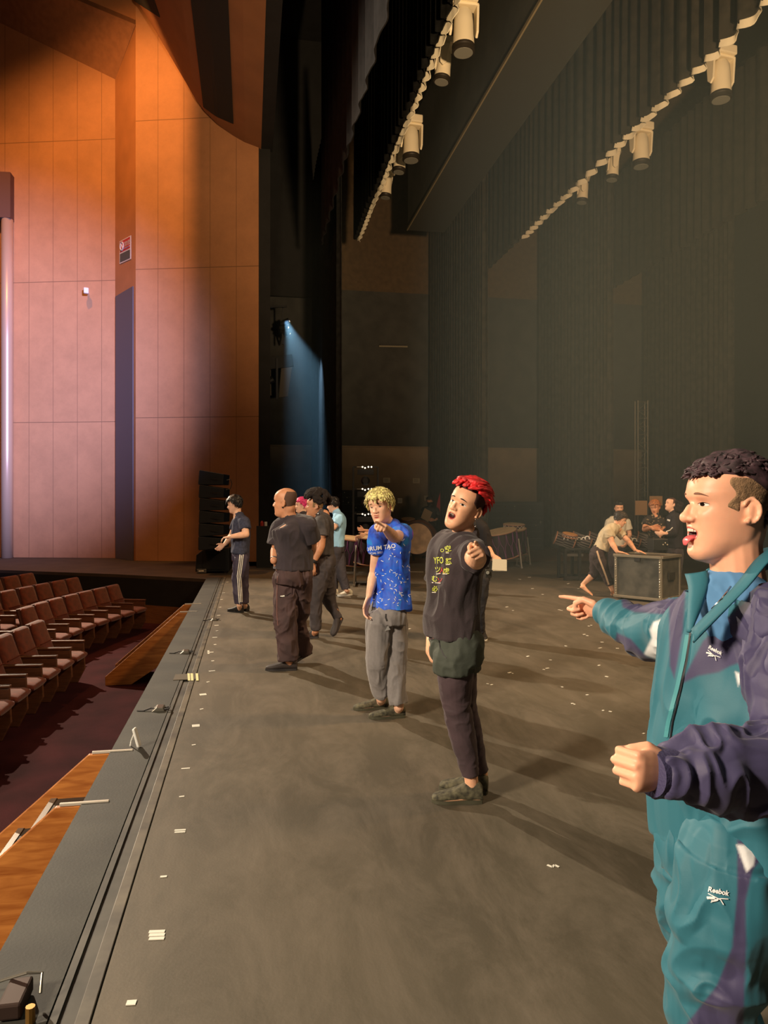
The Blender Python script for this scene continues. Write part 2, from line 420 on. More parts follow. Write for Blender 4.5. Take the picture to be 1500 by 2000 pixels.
# tall grey door in the return
w1 = Vector((*b1, 0)); w2 = Vector((*a0, 0)); dr = (w2 - w1); nr = Vector((dr.y, -dr.x, 0)).normalized()
if nr.dot(w1) > 0: nr = -nr
def ret(f, z, o=.0): p = w1 + dr * f + nr * o; return (p.x, p.y, z)
zd0, zd1 = zt(585, 20.35), zt(559, 19.5)
mb = MB(); mb.prism([ret(.08, 0, .01), ret(.92, 0, .01), ret(.92, zd1, .01), ret(.08, zd1 - .05, .01)], nr * .03)
struct(mb, 'door_1', mat('grey_door', (92, 84, 86), .6))
for f in (.04, .94):
    pass
# auditorium ceiling / proscenium header: a profile run along the stage edge
prof = []
for (x, y) in ((510, 290), (478, 278), (455, 265), (425, 247), (400, 225), (382, 202), (365, 175), (310, 88), (253, 0), (215, -60)):
    p = W(x, y, 19.15 + (505 - x) / 240 * .3); prof.append((p.x, p.z))
hx = prof[0][0]
Y0, Y1 = -4.0, 19.6
s0 = onX(397, 207, prof[4][0]); 
mb = MB()
# strips of the ceiling, unbroken behind the slot's dark strip
sl = [(-1.05, -.52)]
def strip(xa, za, xb, zb, y0, y1):
    mb.prism([(xa, y0, za), (xb, y0, zb), (xb, y1, zb), (xa, y1, za)], (0, 0, .08))
YS = 17.0
for (p, q) in zip(prof[:-1], prof[1:]):
    strip(p[0], p[1], q[0], q[1], Y0, Y1)
ceil = struct(mb, 'ceiling_header', mat('ceiling_plaster', (150, 100, 64), .85, var=.04, vscale=1.2))
# slot: dark strip on the underside of the header, painted for a recess in shade
def under(px, py):
    t = (px - 750) / FPX; k = (HY - py) / FPX
    best = None
    for (p, q) in zip(prof[:-1], prof[1:]):
        for s in np.linspace(0, 1, 41):
            X = p[0] + (q[0] - p[0]) * s; Z = p[1] + (q[1] - p[1]) * s
            d = (Z - CH) / k; e = abs(d * ST + (px - 750) / FPX * d * CT - X)
            if best is None or e < best[0]: best = (e, d)
    return W(px, py, best[1])
c1 = under(397, 207); c2 = under(456, 240)
px_, pz_ = [p[0] for p in prof][::-1], [p[1] for p in prof][::-1]
mb = MB(); vs = []; ns_ = 10
for k in range(ns_ + 1):
    X = c1.x + (c2.x - c1.x) * k / ns_; Z = float(np.interp(X, px_, pz_)); Yf = c1.y + (c2.y - c1.y) * k / ns_
    vs += [Vector((X, Yf, Z - .03)), Vector((X, -4, Z - .03)), Vector((X, Yf, Z + .05)), Vector((X, -4, Z + .05))]
fs = []
for k in range(ns_): a_ = k * 4; fs += [(a_, a_ + 4, a_ + 5, a_ + 1), (a_ + 2, a_ + 3, a_ + 7, a_ + 6), (a_, a_ + 2, a_ + 6, a_ + 4)]
e__ = ns_ * 4; fs += [(0, 1, 3, 2), (e__, e__ + 2, e__ + 3, e__ + 1)]
mb.add(vs, fs)
struct(mb, 'ceiling_light_slot', mat('slot_shade', (22, 25, 26), .9))
d1 = under(262, 0); d2 = under(300, -5); d3 = under(312, 32); 
mb = MB(); mb.prism([d1 - UP * .03, d3 - UP * .03, d2 - UP * .03, (d2 + d1) / 2 - UP * .03 + Vector((0, -1.5, 0))], (0, 0, .1)); struct(mb, 'ceiling_light_slot', MATS['slot_shade'])
mb = MB(); mb.bx(.3, 3.0, 24.85, 24.99, 8.4, 17.0); struct(mb, 'wall_wing_dark_sheet', M_BLACK)  # black sheet added to darken the lit upper wing wall
# stage side of the header: fire curtain housing, black face
zh = prof[0][1]
mb = MB(); mb.bx(hx + .0, hx + .3, -4, 19.6, zh + .02, 17.5); struct(mb, 'wall_header', M_BLACK)
# stage house
mb = MB(); mb.bx(.2, 17.2, 25.0, 25.3, 0, 3.42); struct(mb, 'wall_wing_lower', mat('wing_wall_beige', (136, 120, 98), .85, var=.08, vscale=1.5))
mb = MB(); mb.bx(.2, 17.2, 25.0, 25.3, 3.42, 8.75); struct(mb, 'wall_wing_middle', mat('wing_wall_dark', (66, 67, 64), .95, var=.1, vscale=2, bump=.2, bscale=30))
mb = MB(); mb.bx(.2, 17.2, 25.0, 25.3, 8.75, 17.5); struct(mb, 'wall_wing_upper', mat('wing_wall_upper', (92, 76, 54), .9, var=.08))
mb = MB(); mb.bx(.2, 17.2, 24.94, 25.0, 3.40, 3.45); struct(mb, 'trim_5', mat('wing_rail', (128, 112, 88), .7))
mb = MB(); mb.bx(17.0, 17.3, -4, 25.3, 0, 17.5); struct(mb, 'wall_back', mat('back_wall', (40, 39, 36), .95, var=.1))
mb = MB(); mb.bx(hx + .3, 17.3, -4, 25.3, 17.0, 17.3); struct(mb, 'ceiling_grid', M_BLACK)
mb = MB(); mb.bx(a1[0] + .0, a1[0] + .3, 19.45, 25.3, 0, 17.5); struct(mb, 'wall_proscenium_inner', M_BLACK)
for i, (px, py) in enumerate(((755, 940), (813, 940), (780, 973))):
    pass

# ================================================================ DRAPES, BRIDGE, HAZE
def pleats(mb, X, y0, y1, zb, zt_, lam, amp, hem=.0, thick=.02, step=10, jit=.25, zs=1, along='y', ragged=0.0):
    n = int((y1 - y0) / lam * step); rows = []
    ys = np.linspace(y0, y1, n + 1)
    ph = np.cumsum(1 + jit * np.sin(ys * 1.7) * np.cos(ys * .63)) ; ph = ph / ph[-1] * (y1 - y0) / lam * 2 * math.pi
    xo = amp * np.sin(ph) + amp * .3 * np.sin(ph * 2.1 + 1)
    zl = np.linspace(0, 1, zs + 1); vs = []; fs = []
    for t in zl:
        z = zb + (zt_ - zb) * t
        for k in range(n + 1):
            zz = z + (hem * math.sin(ph[k] + 1.2) + ragged * math.sin(k * 12.9)) * (1 - t)
            a = xo[k] * (1 - .35 * t)
            vs.append((X + a, ys[k], zz)); 
    m = len(vs)
    vs += [(x + thick, y, z) for x, y, z in vs]
    w = n + 1
    for j in range(zs):
        for k in range(n):
            a = j * w + k
            fs.append((a, a + w, a + w + 1, a + 1)); fs.append((m + a, m + a + 1, m + a + w + 1, m + a + w))
    for k in range(n):
        fs.append((k, k + 1, m + k + 1, m + k)); a = zs * w + k; fs.append((a, m + a, m + a + 1, a + 1))
    for j in range(zs):
        fs.append((j * w, m + j * w, m + (j + 1) * w, (j + 1) * w)); a = j * w + n; fs.append((a, a + w, m + a + w, m + a))
    mb.add(vs, fs); return mb
M_HEM = mat('lit_hem', (240, 232, 206), .8, spec=.2)  # pale colour stands in for light on the backs of the pleats
def border(name, label, X, y0, y1, zb, ztop, lam, amp, cloth, lit_end, hemamp=.02):
    t = thing(name, label, 'stage curtain', (X, y0, ztop))
    mb = MB(); pleats(mb, X, y0, y1, zb, ztop, lam, amp, hem=hemamp, zs=2); mb.build('pleated_cloth', cloth, t, smooth=True, ang=50)
    if lit_end:
        mb = MB(); pleats(mb, X + .10, y0, lit_end, zb - .03, zb + .12, lam, amp * 1.1, hem=.045, thick=.012); o = mb.build('lit_hem_strip', M_HEM, t, ang=50); o['label'] = 'pale strip along the bottom hem, coloured as the lit backs of the pleats'
    mb = MB(); mb.tube([(X + .05, y0, ztop), (X + .05, y1, ztop)], .03, 10); mb.build('batten_pipe', M_BLACK, t)
    return t
border('main_curtain', 'dark grey main curtain raised beside the orange auditorium header', 1.80, -3, 18.9, 8.12, 16.0, .8, .03, mat('grey_velour', (38, 37, 38), .95, var=.1, bump=.1, spec=.1), 0, .0)
border('stage_border', 'black overhead border with scalloped hem, nearest to the audience', 2.98, -3, 21.2, 9.08, 12.6, .36, .05, M_BLKCLOTH, 21.2, .05)
border('stage_border', 'middle overhead border with a row of bright dashes on its hem', 7.58, -3, 24.6, 9.08, 12.9, .42, .08, M_BRDCLOTH, 20.0, .03)
border('stage_border', 'rearmost overhead border, pleated, in the upper right haze', 12.6, 5, 24.6, 9.08, 12.9, .45, .08, M_BRDCLOTH, 0, .03)
def leg(label, X, y0, y1, cloth, z1=13.5, z0=.01):
    t = thing('leg_curtain', label, 'stage curtain', (X, y0, 0), 'side leg curtains')
    mb = MB(); pleats(mb, X, y0, y1, z0, z1, .26, .055, zs=1); mb.build('pleated_cloth', cloth, t, ang=60)
    mb = MB(); mb.tube([(X + .02, y0, z1), (X + .02, y1, z1)], .03, 8); mb.build('track_pipe', M_BLACK, t)
    return t
leg('narrow black leg curtain nearest the orange wall', 2.06, 17.1, 24.4, M_BLKCLOTH, 12.0)
leg('second leg curtain, behind the red-haired man', 6.1, 18.6, 24.5, M_MASK)
leg('third leg curtain, behind the drum rack and the pusher', 10.0, 19.3, 24.5, M_MASK)
leg('rearmost leg curtain at the right edge of the photo', 14.0, 19.6, 24.5, M_MASK)
# lighting bridge
t = thing('lighting_bridge', 'long grey lighting bridge between the first and second overhead borders', 'lighting bridge', (4.44, -3, 9.3))
mb = MB(); mb.bx(4.44, 4.50, -3, 20.6, 9.32, 12.0); mb.build('face_panel', mat('bridge_grey', (78, 76, 64), .9, var=.12, vscale=1.2), t)
mb = MB(); mb.bx(4.42, 5.5, -3, 20.6, 9.28, 9.32); mb.build('walkway', mat('bridge_under', (60, 58, 50), .9), t)
mb = MB(); mb.bx(4.405, 4.435, -3, 20.6, 9.27, 9.33); mb.build('edge_rail', mat('bridge_edge', (150, 136, 104), .6), t)
mb = MB(); 
for y in np.arange(-2, 20.5, 1.6): mb.bx(5.44, 5.5, y, y + .06, 9.3, 12.0)
mb.bx(5.44, 5.5, -3, 20.6, 10.3, 10.36); mb.bx(5.44, 5.5, -3, 20.6, 11.4, 11.46)
mb.build('frame', MATS['bridge_under'], t)
for X, y1, lab in ((3.47, 21.0, 'black pipe carrying the five spotlights nearest the first border'), (8.50, 21.0, 'black pipe carrying the four spotlights behind the middle border')):
    mb = MB(); mb.tube([(X, -3, 10.22), (X, y1, 10.22)], .035, 10)
    for y in np.arange(-2.5, y1, 3.0): mb.tube([(X, y, 10.22), (X, y, 13)], .006, 5)
    tag(mb.build('lighting_batten', M_BLACK), lab, 'pipe')

# moving heads
M_FIX = mat('fixture_cream', (250, 238, 206), .45, spec=.5); M_FIXD = mat('fixture_dark', (46, 40, 32), .5); M_LENS = mat('lens_glass', (150, 150, 140), .08, spec=1.0)
def make_mover(big):
    t = thing('moving_head_light', 'x', 'stage light')
    mb = MB(); mb.box((0, 0, .10), (.36, .30, .14)); mb.box((0, 0, .20), (.08, .06, .12)); mb.build('base', M_FIX, t, bevel=.02, world=False)
    mb = MB()
    for s in (-1, 1):
        mb.prism([(s * .17, -.09, .02), (s * .17, .09, .02), (s * .17, .06, -.34), (s * .17, .0, -.40), (s * .17, -.06, -.34)], (s * .035, 0, 0))
    mb.bx(-.2, .2, -.09, .09, -.0, .035); mb.build('yoke', M_FIX, t, bevel=.01, world=False)
    mb = MB(); mb.lathe([(.02, .0), (.09, -.015), (.125, -.08), (.135, -.2), (.14, -.35), (.15, -.46), (.15, -.52)], (0, 0, -.02), (0, 0, 1), 24, Vector((1, 0, 0)))
    mb.box((0, .125, -.26), (.12, .05, .3))
    h = mb.build('head', M_FIX, t, smooth=True, ang=40, world=False)
    mb = MB(); mb.lathe([(.152, 0), (.158, -.01), (.158, -.03), (.152, -.04), (.152, -.055), (.158, -.06), (.158, -.09), (.14, -.10)], (0, 0, -.52), (0, 0, 1), 24, Vector((1, 0, 0)))
    mb.build('front_ring', M_FIXD, h, ang=40, world=False)
    mb = MB(); mb.lathe([(.13, -.115), (.13, -.125)], (0, 0, -.5), (0, 0, 1), 24, Vector((1, 0, 0))); mb.build('lens', M_LENS, h, world=False)
    mb = MB(); mb.box((0, 0, .42), (.05, .09, .36)); mb.tube([(0, -.12, .2), (-.1, -.1, .3), (-.04, 0, .42), (.02, 0, .5)], .008, 6); mb.build('clamp', M_FIXD, t, world=False)
    return t
mv = make_mover(True)
MVS = [(905, 105, 11.3, 0, 0, 'largest pale moving spotlight, high at the top behind the first border'),
       (870, 162, 12.6, 75, .35, 'pale moving spotlight tilted sideways, second from the top behind the first border'),
       (803, 315, 15.1, 5, 0, 'pale moving spotlight hanging straight, third along the first border'),
       (784, 338, 15.9, 80, .3, 'small pale moving spotlight, fourth along the first border'),
       (757, 387, 17.4, 60, .3, 'farthest and smallest pale spotlight along the first border'),
       (1408, 197, 12.6, 8, 0, 'large pale moving spotlight at the upper right, nearest behind the middle border'),
       (1252, 327, 15.4, 8, 0, 'pale moving spotlight hanging straight, second behind the middle border'),
       (1200, 353, 16.2, 80, .3, 'pale spotlight with open yoke, third behind the middle border'),
       (1141, 397, 17.5, 70, .3, 'farthest pale spotlight behind the middle border')]
for i, (px, py, d, rz, tilt, lab) in enumerate(MVS):
    o = mv if i == 0 else copy_tree(mv)
    k = 1.0
    p = W(px, py, d); p = onX(px, py, 3.47 if i < 5 else 8.5); o.location = (p.x, p.y, p.z + .63 * (1.2 if i in (0, 2, 5, 6) else .95)); o.rotation_euler = (tilt * .35, 0, math.radians(rz)); o['label'] = lab; o['group'] = 'pale moving spotlights over the stage'
    o.scale = (1.2,) * 3 if i in (0, 2, 5, 6) else (.95,) * 3
for o, X in ():
    pass
# haze in the air of the stage
m = bpy.data.materials.new('stage_haze'); m.use_nodes = True; nt = m.node_tree; nt.nodes.clear()
out = nt.nodes.new('ShaderNodeOutputMaterial'); v = nt.nodes.new('ShaderNodeVolumeScatter')
v.inputs['Color'].default_value = (.80, 1.0, .96, 1); v.inputs['Density'].default_value = .0145; v.inputs['Anisotropy'].default_value = .35
nt.links.new(v.outputs[0], out.inputs['Volume'])
mb = MB(); mb.bx(3.06, 16.9, 6.5, 24.9, .02, 13.0); mb.bx(.75, 3.05, 16.5, 24.9, .02, 9.0); o = mb.build('stage_haze', m); o['kind'] = 'stuff'; tag(o, 'thin theatrical haze hanging in the air above the stage', 'haze')

# ================================================================ PEOPLE: builders
HT = [  # z from chin, front profile y, back y, half width
    (-.012, .040, -.030, .018), (-.004, .066, -.036, .032), (.006, .080, -.044, .041), (.018, .087, -.052, .048), (.030, .085, -.058, .054), (.040, .084, -.063, .058),
    (.052, .087, -.068, .061), (.066, .090, -.073, .064), (.080, .088, -.078, .0665), (.096, .087, -.083, .069), (.112, .086, -.087, .0715),
    (.124, .087, -.090, .073), (.136, .092, -.093, .0745), (.150, .094, -.095, .0755), (.168, .091, -.096, .0755), (.185, .083, -.095, .0725), (.202, .069, -.088, .065),
    (.216, .050, -.073, .053), (.227, .028, -.052, .036), (.234, .004, -.026, .014)]
def head_pts(jaw=1.0, mouth=0.0, nose=1.0, round_=1.0, extra=None, nph=64, offset=None, brow=1.0, rows=66):
    zs = [r[0] for r in HT]; T = np.array(HT)
    zz = np.linspace(zs[0], zs[-1], rows)
    # smooth interpolation
    def ip(c): 
        y = np.interp(zz, T[:, 0], T[:, c]); q_ = max(2, rows // 33); k = np.convolve(np.ones(q_), np.ones(q_ + 1)); k /= k.sum(); a_ = len(k) // 2; yp = np.pad(y, (a_, len(k) - 1 - a_), mode='edge'); return np.convolve(yp, k, 'valid')
    F, B, Wd = ip(1), ip(2), ip(3)
    V = []
    for j, z in enumerate(zz):
        w = Wd[j] * (1 + (jaw - 1) * np.clip((.1 - z) / .08, 0, 1)) * round_
        yc = -.005 if z > .1 else -.005 - .1 * (.1 - z)
        if z < .05: yc = min(yc, F[j] - .03)
        for i in range(nph):
            a = 2 * math.pi * i / nph; c, s = math.cos(a), math.sin(a)   # a=0 front
            if c >= 0:
                e = .82 if z < .15 else .95
                x = w * math.copysign(abs(s) ** e, s); y = yc + (F[j] - yc) * abs(c) ** .92
            else:
                x = w * math.copysign(abs(s) ** .92, s); y = yc - (yc - B[j]) * abs(c) ** .95
            V.append((x, y, z))
    V = np.array(V); front = np.clip((V[:, 1] - .02) / .05, 0, 1)
    x, z = V[:, 0], V[:, 2]
    def g(cx, cz, sx, sz): return np.exp(-((x - cx) / sx) ** 2 - ((z - cz) / sz) ** 2)
    dy = np.zeros(len(V))
    dy += .0125 * np.exp(-(x / .0115) ** 2) * np.clip((.128 - z) / .042, 0, 1) ** 1.1 * (1 / (1 + np.exp(-(z - .0795) / .0022)))
    for sx in (-1, 1):
        dy += -.0105 * g(sx * .031, .117, .015, .010) + .003 * brow * g(sx * .032, .135, .02, .007) + .0045 * g(sx * .038, .092, .017, .014) + .0038 * g(sx * .031, .1165, .010, .0055)
        dy += -.004 * g(sx * .024, .068, .008, .016)
    dy += -.004 * g(0, .124, .008, .006)
    dy += .0045 * g(0, .0625, .019, .0045) - .003 * g(0, .072, .004, .006) + .0050 * g(0, .0485, .017, .0050) * (1 - .0 * mouth) - .004 * g(0, .036, .018, .006) + .003 * g(0, .018, .016, .012)
    dy += -.0035 * g(0, .0557, .022, .0016)
    V[:, 1] += dy * front
    if mouth > 0:   # lower the jaw, sink the mouth
        k = np.clip((.058 - V[:, 2]) / .02, 0, 1) * front; V[:, 2] -= k * .014 * mouth
        zc = .0545 - .006 * mouth; r = ((V[:, 0] / (.019 - .002 * mouth)) ** 2 + ((V[:, 2] - zc) / (.0035 + .0085 * mouth)) ** 2)
        V[:, 1] -= .020 * np.exp(-(r * 1.1) ** 2.2) * front * min(1, mouth)
    if offset is not None:
        # outward offset by direction
        c0 = np.array([0, -.005, .12]); d = V - c0; d /= np.linalg.norm(d, axis=1)[:, None]
        V = V + d * offset(V)[:, None]
    F_ = []; n = nph; m = len(zz)
    for j in range(m - 1):
        for i in range(n):
            k = (i + 1) % n; F_.append((j * n + i, j * n + k, (j + 1) * n + k, (j + 1) * n + i))
    V = np.vstack([V, V[:n].mean(0) , V[-n:].mean(0) + [0, 0, .0015]])
    a0, a1 = n * m, n * m + 1
    for i in range(n):
        k = (i + 1) % n; F_.append((k, i, a0)); F_.append(((m - 1) * n + i, (m - 1) * n + k, a1))
    return V, F_
def facing(a, e=0):
    a = math.radians(a); return (-FWD * math.cos(a) - RGT * math.sin(a)).normalized()
class HeadFrame:
    """origin = eye-level centre of the head; local x = person's left, y = face, z = up"""
    def __init__(s, c, yaw, pitch=0, roll=0, scale=1.0):
        f = facing(yaw); left = UP.cross(f).normalized()     # person's left
        R = Matrix((left * -1, f, UP)).transposed()          # local x = person's right
        P = Matrix.Rotation(math.radians(pitch), 3, 'X'); Q = Matrix.Rotation(math.radians(roll), 3, 'Y')
        s.R = R @ Q @ P; s.c = Vector(c); s.k = scale
    def w(s, p): return s.c + s.R @ (Vector((p[0], p[1], p[2] - .117)) * s.k)
    def d(s, v): return (s.R @ Vector(v)).normalized()
def add_head(mb, H, **kw):
    V, F_ = head_pts(**kw)
    mb.add([H.w(v) for v in V], F_)
    ns = kw.get('nose', 1.0); mb.limb([H.w((0, .093, .112)), H.w((0, .0985, .098)), H.w((0, .1005 + .004 * (ns - 1), .0865))], [.0055 * H.k, .0075 * H.k, .0108 * ns * H.k], 14)
    for sx in (-1, 1): mb.sphere(H.w((sx * .0125 * ns, .0925, .0835)), (.0078 * ns * H.k, .0095 * H.k, .0075 * H.k), 12, 8, H.R)
    for sx in (-1, 1):    # ears: rim, lobe, tragus
        ctr = []
        for t in np.linspace(-.35, 1.15, 12):
            a = math.pi * (.0 + t)
            yy = -.012 - .017 * math.sin(a) * (1.0 if t < 1.2 else 1); zz = .108 + .027 * math.cos(a)
            ctr.append(H.w((sx * (.0745 + .011 * max(0, math.sin(a))), yy, zz)))
        mb.limb(ctr, [.0042 * H.k] * len(ctr), 8)
        mb.sphere(H.w((sx * .075, -.016, .106)), (.0055 * H.k, .013 * H.k, .021 * H.k), 12, 8, H.R)
        mb.sphere(H.w((sx * .0775, -.005, .085)), .0062 * H.k, 10, 6)
def patch(mb, H, bvh, cx, cz, w, h, slope=0., arch=0., off=.0008, nu=12, nv=4, e=.5, taper=0.0):
    vs = []; ok = True
    for i in range(nu + 1):
        u = -1 + 2 * i / nu
        for j in range(nv + 1):
            v = -1 + 2 * j / nv
            x = cx + w * u; z = cz + slope * u * w + arch * (1 - u * u) + h * v * max(0, 1 - u * u) ** e * (1 - taper * u)
            o = H.w((x, .16, z)); d = -H.d((0, 1, 0)); hit = bvh.ray_cast(o, d)
            if hit[0] is None: p = H.w((x, .07, z))
            else: p = hit[0] - d * off * H.k
            vs.append(p)
    fs = [(i * (nv + 1) + j, (i + 1) * (nv + 1) + j, (i + 1) * (nv + 1) + j + 1, i * (nv + 1) + j + 1) for i in range(nu) for j in range(nv)]
    mb.add(vs, fs)
M_EYEW = mat('eye_white', (226, 216, 206), .3); M_IRIS = mat('iris_dark', (30, 20, 16), .15, spec=.8); M_LIP = mat('lip', (176, 88, 78), .45); M_LIPD = mat('mouth_inside', (52, 14, 16), .6)
M_TEETH = mat('teeth', (232, 224, 208), .3); M_BROW = mat('eyebrow_hair', (40, 28, 22), .8); M_BROWL = mat('eyebrow_brown', (110, 80, 50), .8)
M_TONGUE = mat('tongue', (214, 96, 100), .35, sss=.1)
def face_parts(body, H, bvh, mouth=0.0, brow=None, lipc=None, eye_h=.0045, detail=True, smile=0.0):
    brow = brow or M_BROW; lipc = lipc or M_LIP
    for sx in (-1, 1):
        mb = MB(); patch(mb, H, bvh, sx * .032, .1375, .0175, .0030, slope=-sx * .18, arch=.0035, off=.0016, taper=sx * .4); mb.build('eyebrow', brow, body, smooth=True)
        mb = MB(); mb.cur = 0
        patch(mb, H, bvh, sx * .0315, .1165, .0150, eye_h, slope=-sx * .02, off=.0008)
        mb.cur = 1; patch(mb, H, bvh, sx * .0305, .1168, .0062, min(.0062, eye_h * 1.05), off=.0014, nu=10)
        patch(mb, H, bvh, sx * .0315, .1168 + eye_h * .2, .0165, .0009, slope=-sx * .02, arch=eye_h * .95, off=.0018)
        mb.build('eye', [M_EYEW, M_IRIS], body, smooth=True)
    if mouth > .05:
        zc = .0545 - .006 * mouth; rw = .019 - .002 * mouth; rh = .0035 + .0085 * mouth
        mb = MB(); mb.cur = 0; patch(mb, H, bvh, 0, zc, rw + .006, rh + .0065, off=.0006, nv=8, nu=18)
        mb.cur = 1; patch(mb, H, bvh, 0, zc, rw + .001, rh + .0005, off=.0012, nv=8, nu=16)
        mb.cur = 2; patch(mb, H, bvh, 0, zc + rh * .72, rw * .72, rh * .26, off=.0052, nu=10)
        mb.build('lips', [lipc, M_LIPD, M_TEETH], body, smooth=True)
    else:
        mb = MB(); mb.cur = 0; patch(mb, H, bvh, 0, .0622, .021, .0036, off=.0007, arch=.0008 - smile * .002, e=.7); patch(mb, H, bvh, 0, .0492, .0185, .0042, off=.0007, arch=-.0006 - smile * .003, e=.6)
        mb.cur = 1; patch(mb, H, bvh, 0, .0557, .022, .0009, off=.0012, arch=-.001 - smile * .003)
        mb.build('lips', [lipc, M_LIPD], body, smooth=True)

def hand(mb, w, d, nrm, thumb, pose='relax', k=1.0):
    """w wrist, d towards the fingers, nrm out of the back of the hand, thumb = +1/-1 side (side = d x nrm * thumb)"""
    d = Vector(d).normalized(); nrm = Vector(nrm); nrm = (nrm - d * nrm.dot(d)).normalized(); sd = d.cross(nrm) * thumb
    k *= .97
    P = lambda a, b, c=0: w + (d * a + sd * b + nrm * c) * k
    mb.loft([(P(-.02, 0), sd * .024 * k, nrm * .020 * k), (P(.005, 0), sd * .027 * k, nrm * .0185 * k), (P(.03, .002), sd * .036 * k, nrm * .017 * k), (P(.06, .001), sd * .041 * k, nrm * .0155 * k), (P(.085, 0), sd * .041 * k, nrm * .0135 * k), (P(.095, 0), sd * .036 * k, nrm * .009 * k)], 16, 2.4)
    C_ = {'fist': [(78, 92, 55)] * 4, 'point': [(2, 6, 4), (72, 95, 60), (78, 95, 60), (82, 95, 55)], 'relax': [(22, 28, 16), (28, 32, 20), (34, 36, 22), (40, 38, 22)],
          'flat': [(6, 6, 4)] * 4, 'hold': [(45, 45, 25), (48, 48, 25), (52, 48, 25), (56, 48, 25)], 'splay': [(-8, 8, 6), (10, 30, 20), (20, 40, 25), (25, 40, 25)]}[pose]
    bases = [(.090, .0295), (.094, .0100), (.091, -.0100), (.083, -.0285)]
    ls = [(.042, .025, .021), (.046, .028, .022), (.042, .026, .021), (.033, .020, .019)]; sp = [(.06), (.01), (-.04), (-.1)]
    tips = []
    for i in range(4):
        a = 0; p = P(bases[i][0] - .008, bases[i][1]); pts = [p, P(bases[i][0], bases[i][1])]; cur = pts[-1]
        for q in range(3):
            a += C_[i][q]; ar = math.radians(a)
            dd = (d * math.cos(ar) - nrm * math.sin(ar) + sd * sp[i] * (1 if pose in ('relax', 'flat', 'splay') else .2)).normalized()
            cur = cur + dd * ls[i][q] * k; pts.append(cur)
        r = [.0100, .0098, .0086, .0078, .0066]; r = [x * k * (1, 1.02, .98, .86)[i] for x in r]
        mb.limb(pts, r, 10); tips.append(cur)
    if pose in ('fist', 'point'):
        pts = [P(.018, .026, -.006), P(.048, .043, -.016), P(.074, .034, -.034), P(.078, .012, -.043)]
    elif pose == 'hold': pts = [P(.018, .026, -.006), P(.045, .045, -.02), P(.07, .045, -.038), P(.088, .036, -.046)]
    else: pts = [P(.018, .025, -.004), P(.045, .049, -.010), P(.072, .064, -.012), P(.094, .071, -.014)]
    mb.limb(pts, [.0145 * k, .0118 * k, .0102 * k, .0078 * k], 10)

def torso_secs(cs, yaws, ws, ds):
    secs = []; m = len(cs)
    for i, c in enumerate(cs):
        ax = (cs[min(i + 1, m - 1)] - cs[max(i - 1, 0)]).normalized()
        f = facing(yaws[i]); f = (f - ax * f.dot(ax)).normalized(); u = ax.cross(f)
        secs.append((c, u * ws[i], f * ds[i]))
    return secs
def lerp(a, b, t): return a + (b - a) * t
def resample(secs, n):
    out = []
    m = len(secs) - 1
    for k in range(n + 1):
        t = k / n * m; i = min(int(t), m - 1); f = t - i
        def cr(j):
            p0 = secs[max(i - 1, 0)][j]; p1 = secs[i][j]; p2 = secs[i + 1][j]; p3 = secs[min(i + 2, m)][j]
            return .5 * ((2 * p1) + (p2 - p0) * f + (2 * p0 - 5 * p1 + 4 * p2 - p3) * f * f + (3 * p1 - p0 - 3 * p2 + p3) * f ** 3)
        out.append((cr(0), cr(1), cr(2)))
    return out
def shoe(name, m, heel, toe, parent, L_=.275, w=.05, h=.075, sole=None, lift=0., ankle=None, soleh=.018, label=None):
    """heel and toe are points on the sole"""
    heel, toe = Vector(heel), Vector(toe); d = (toe - heel).normalized(); s = d.cross(UP).normalized(); u = s.cross(d)
    mb = MB(); mb.cur = 0
    prof = [(-.01, .5, .75, .0), (.0, .74, .95, 0), (.12, .82, 1.25, 0), (.25, .80, 1.2, 0), (.40, .80, .95, 0), (.55, .92, .72, 0), (.70, 1.0, .58, 0), (.83, .96, .48, 0), (.93, .74, .40, 0), (.985, .45, .30, 0), (1.0, .2, .2, 0)]
    secs = []
    for t, ww, hh, _ in prof:
        c = heel + d * L_ * t + u * (h * hh / 2 + soleh * .6); secs.append((c, s * w * ww, u * h * hh / 2))
    mb.loft(resample(secs, 26), 18, 2.6)
    if ankle is not None:
        a0 = heel + d * L_ * .17 + u * h * .7; mb.tube([a0, a0.lerp(Vector(ankle), .5)], [w * .78, w * .7], 16)
    mb.cur = 1
    ring = []; nn = 40
    for k in range(nn):
        a = 2 * math.pi * k / nn; t = .5 - .515 * math.cos(a)
        ww = np.interp(t, [-.015, 0, .12, .4, .7, .93, 1, 1.02], [.2, .72, .85, .84, 1.04, .8, .3, .1]) if True else 1
        ring.append(heel + d * L_ * t + s * w * ww * (1 if math.sin(a) > 0 else -1) * (1 if abs(math.sin(a)) > .05 else 0))
    mb.prism([p + u * .001 for p in ring], u * soleh)
    o = mb.build(name, [m, sole or m], parent, ang=50)
    if label: o['label'] = label
    return o

M_SKIN = mat('skin_tan', (238, 182, 146), .5, sss=.12, var=.05, vscale=18, spec=.4)
M_SKINB = mat('skin_fair', (244, 194, 164), .5, sss=.12, var=.04, vscale=18, spec=.4)
M_SKIND = mat('skin_warm_brown', (208, 148, 112), .5, sss=.1, var=.05, vscale=18, spec=.4)

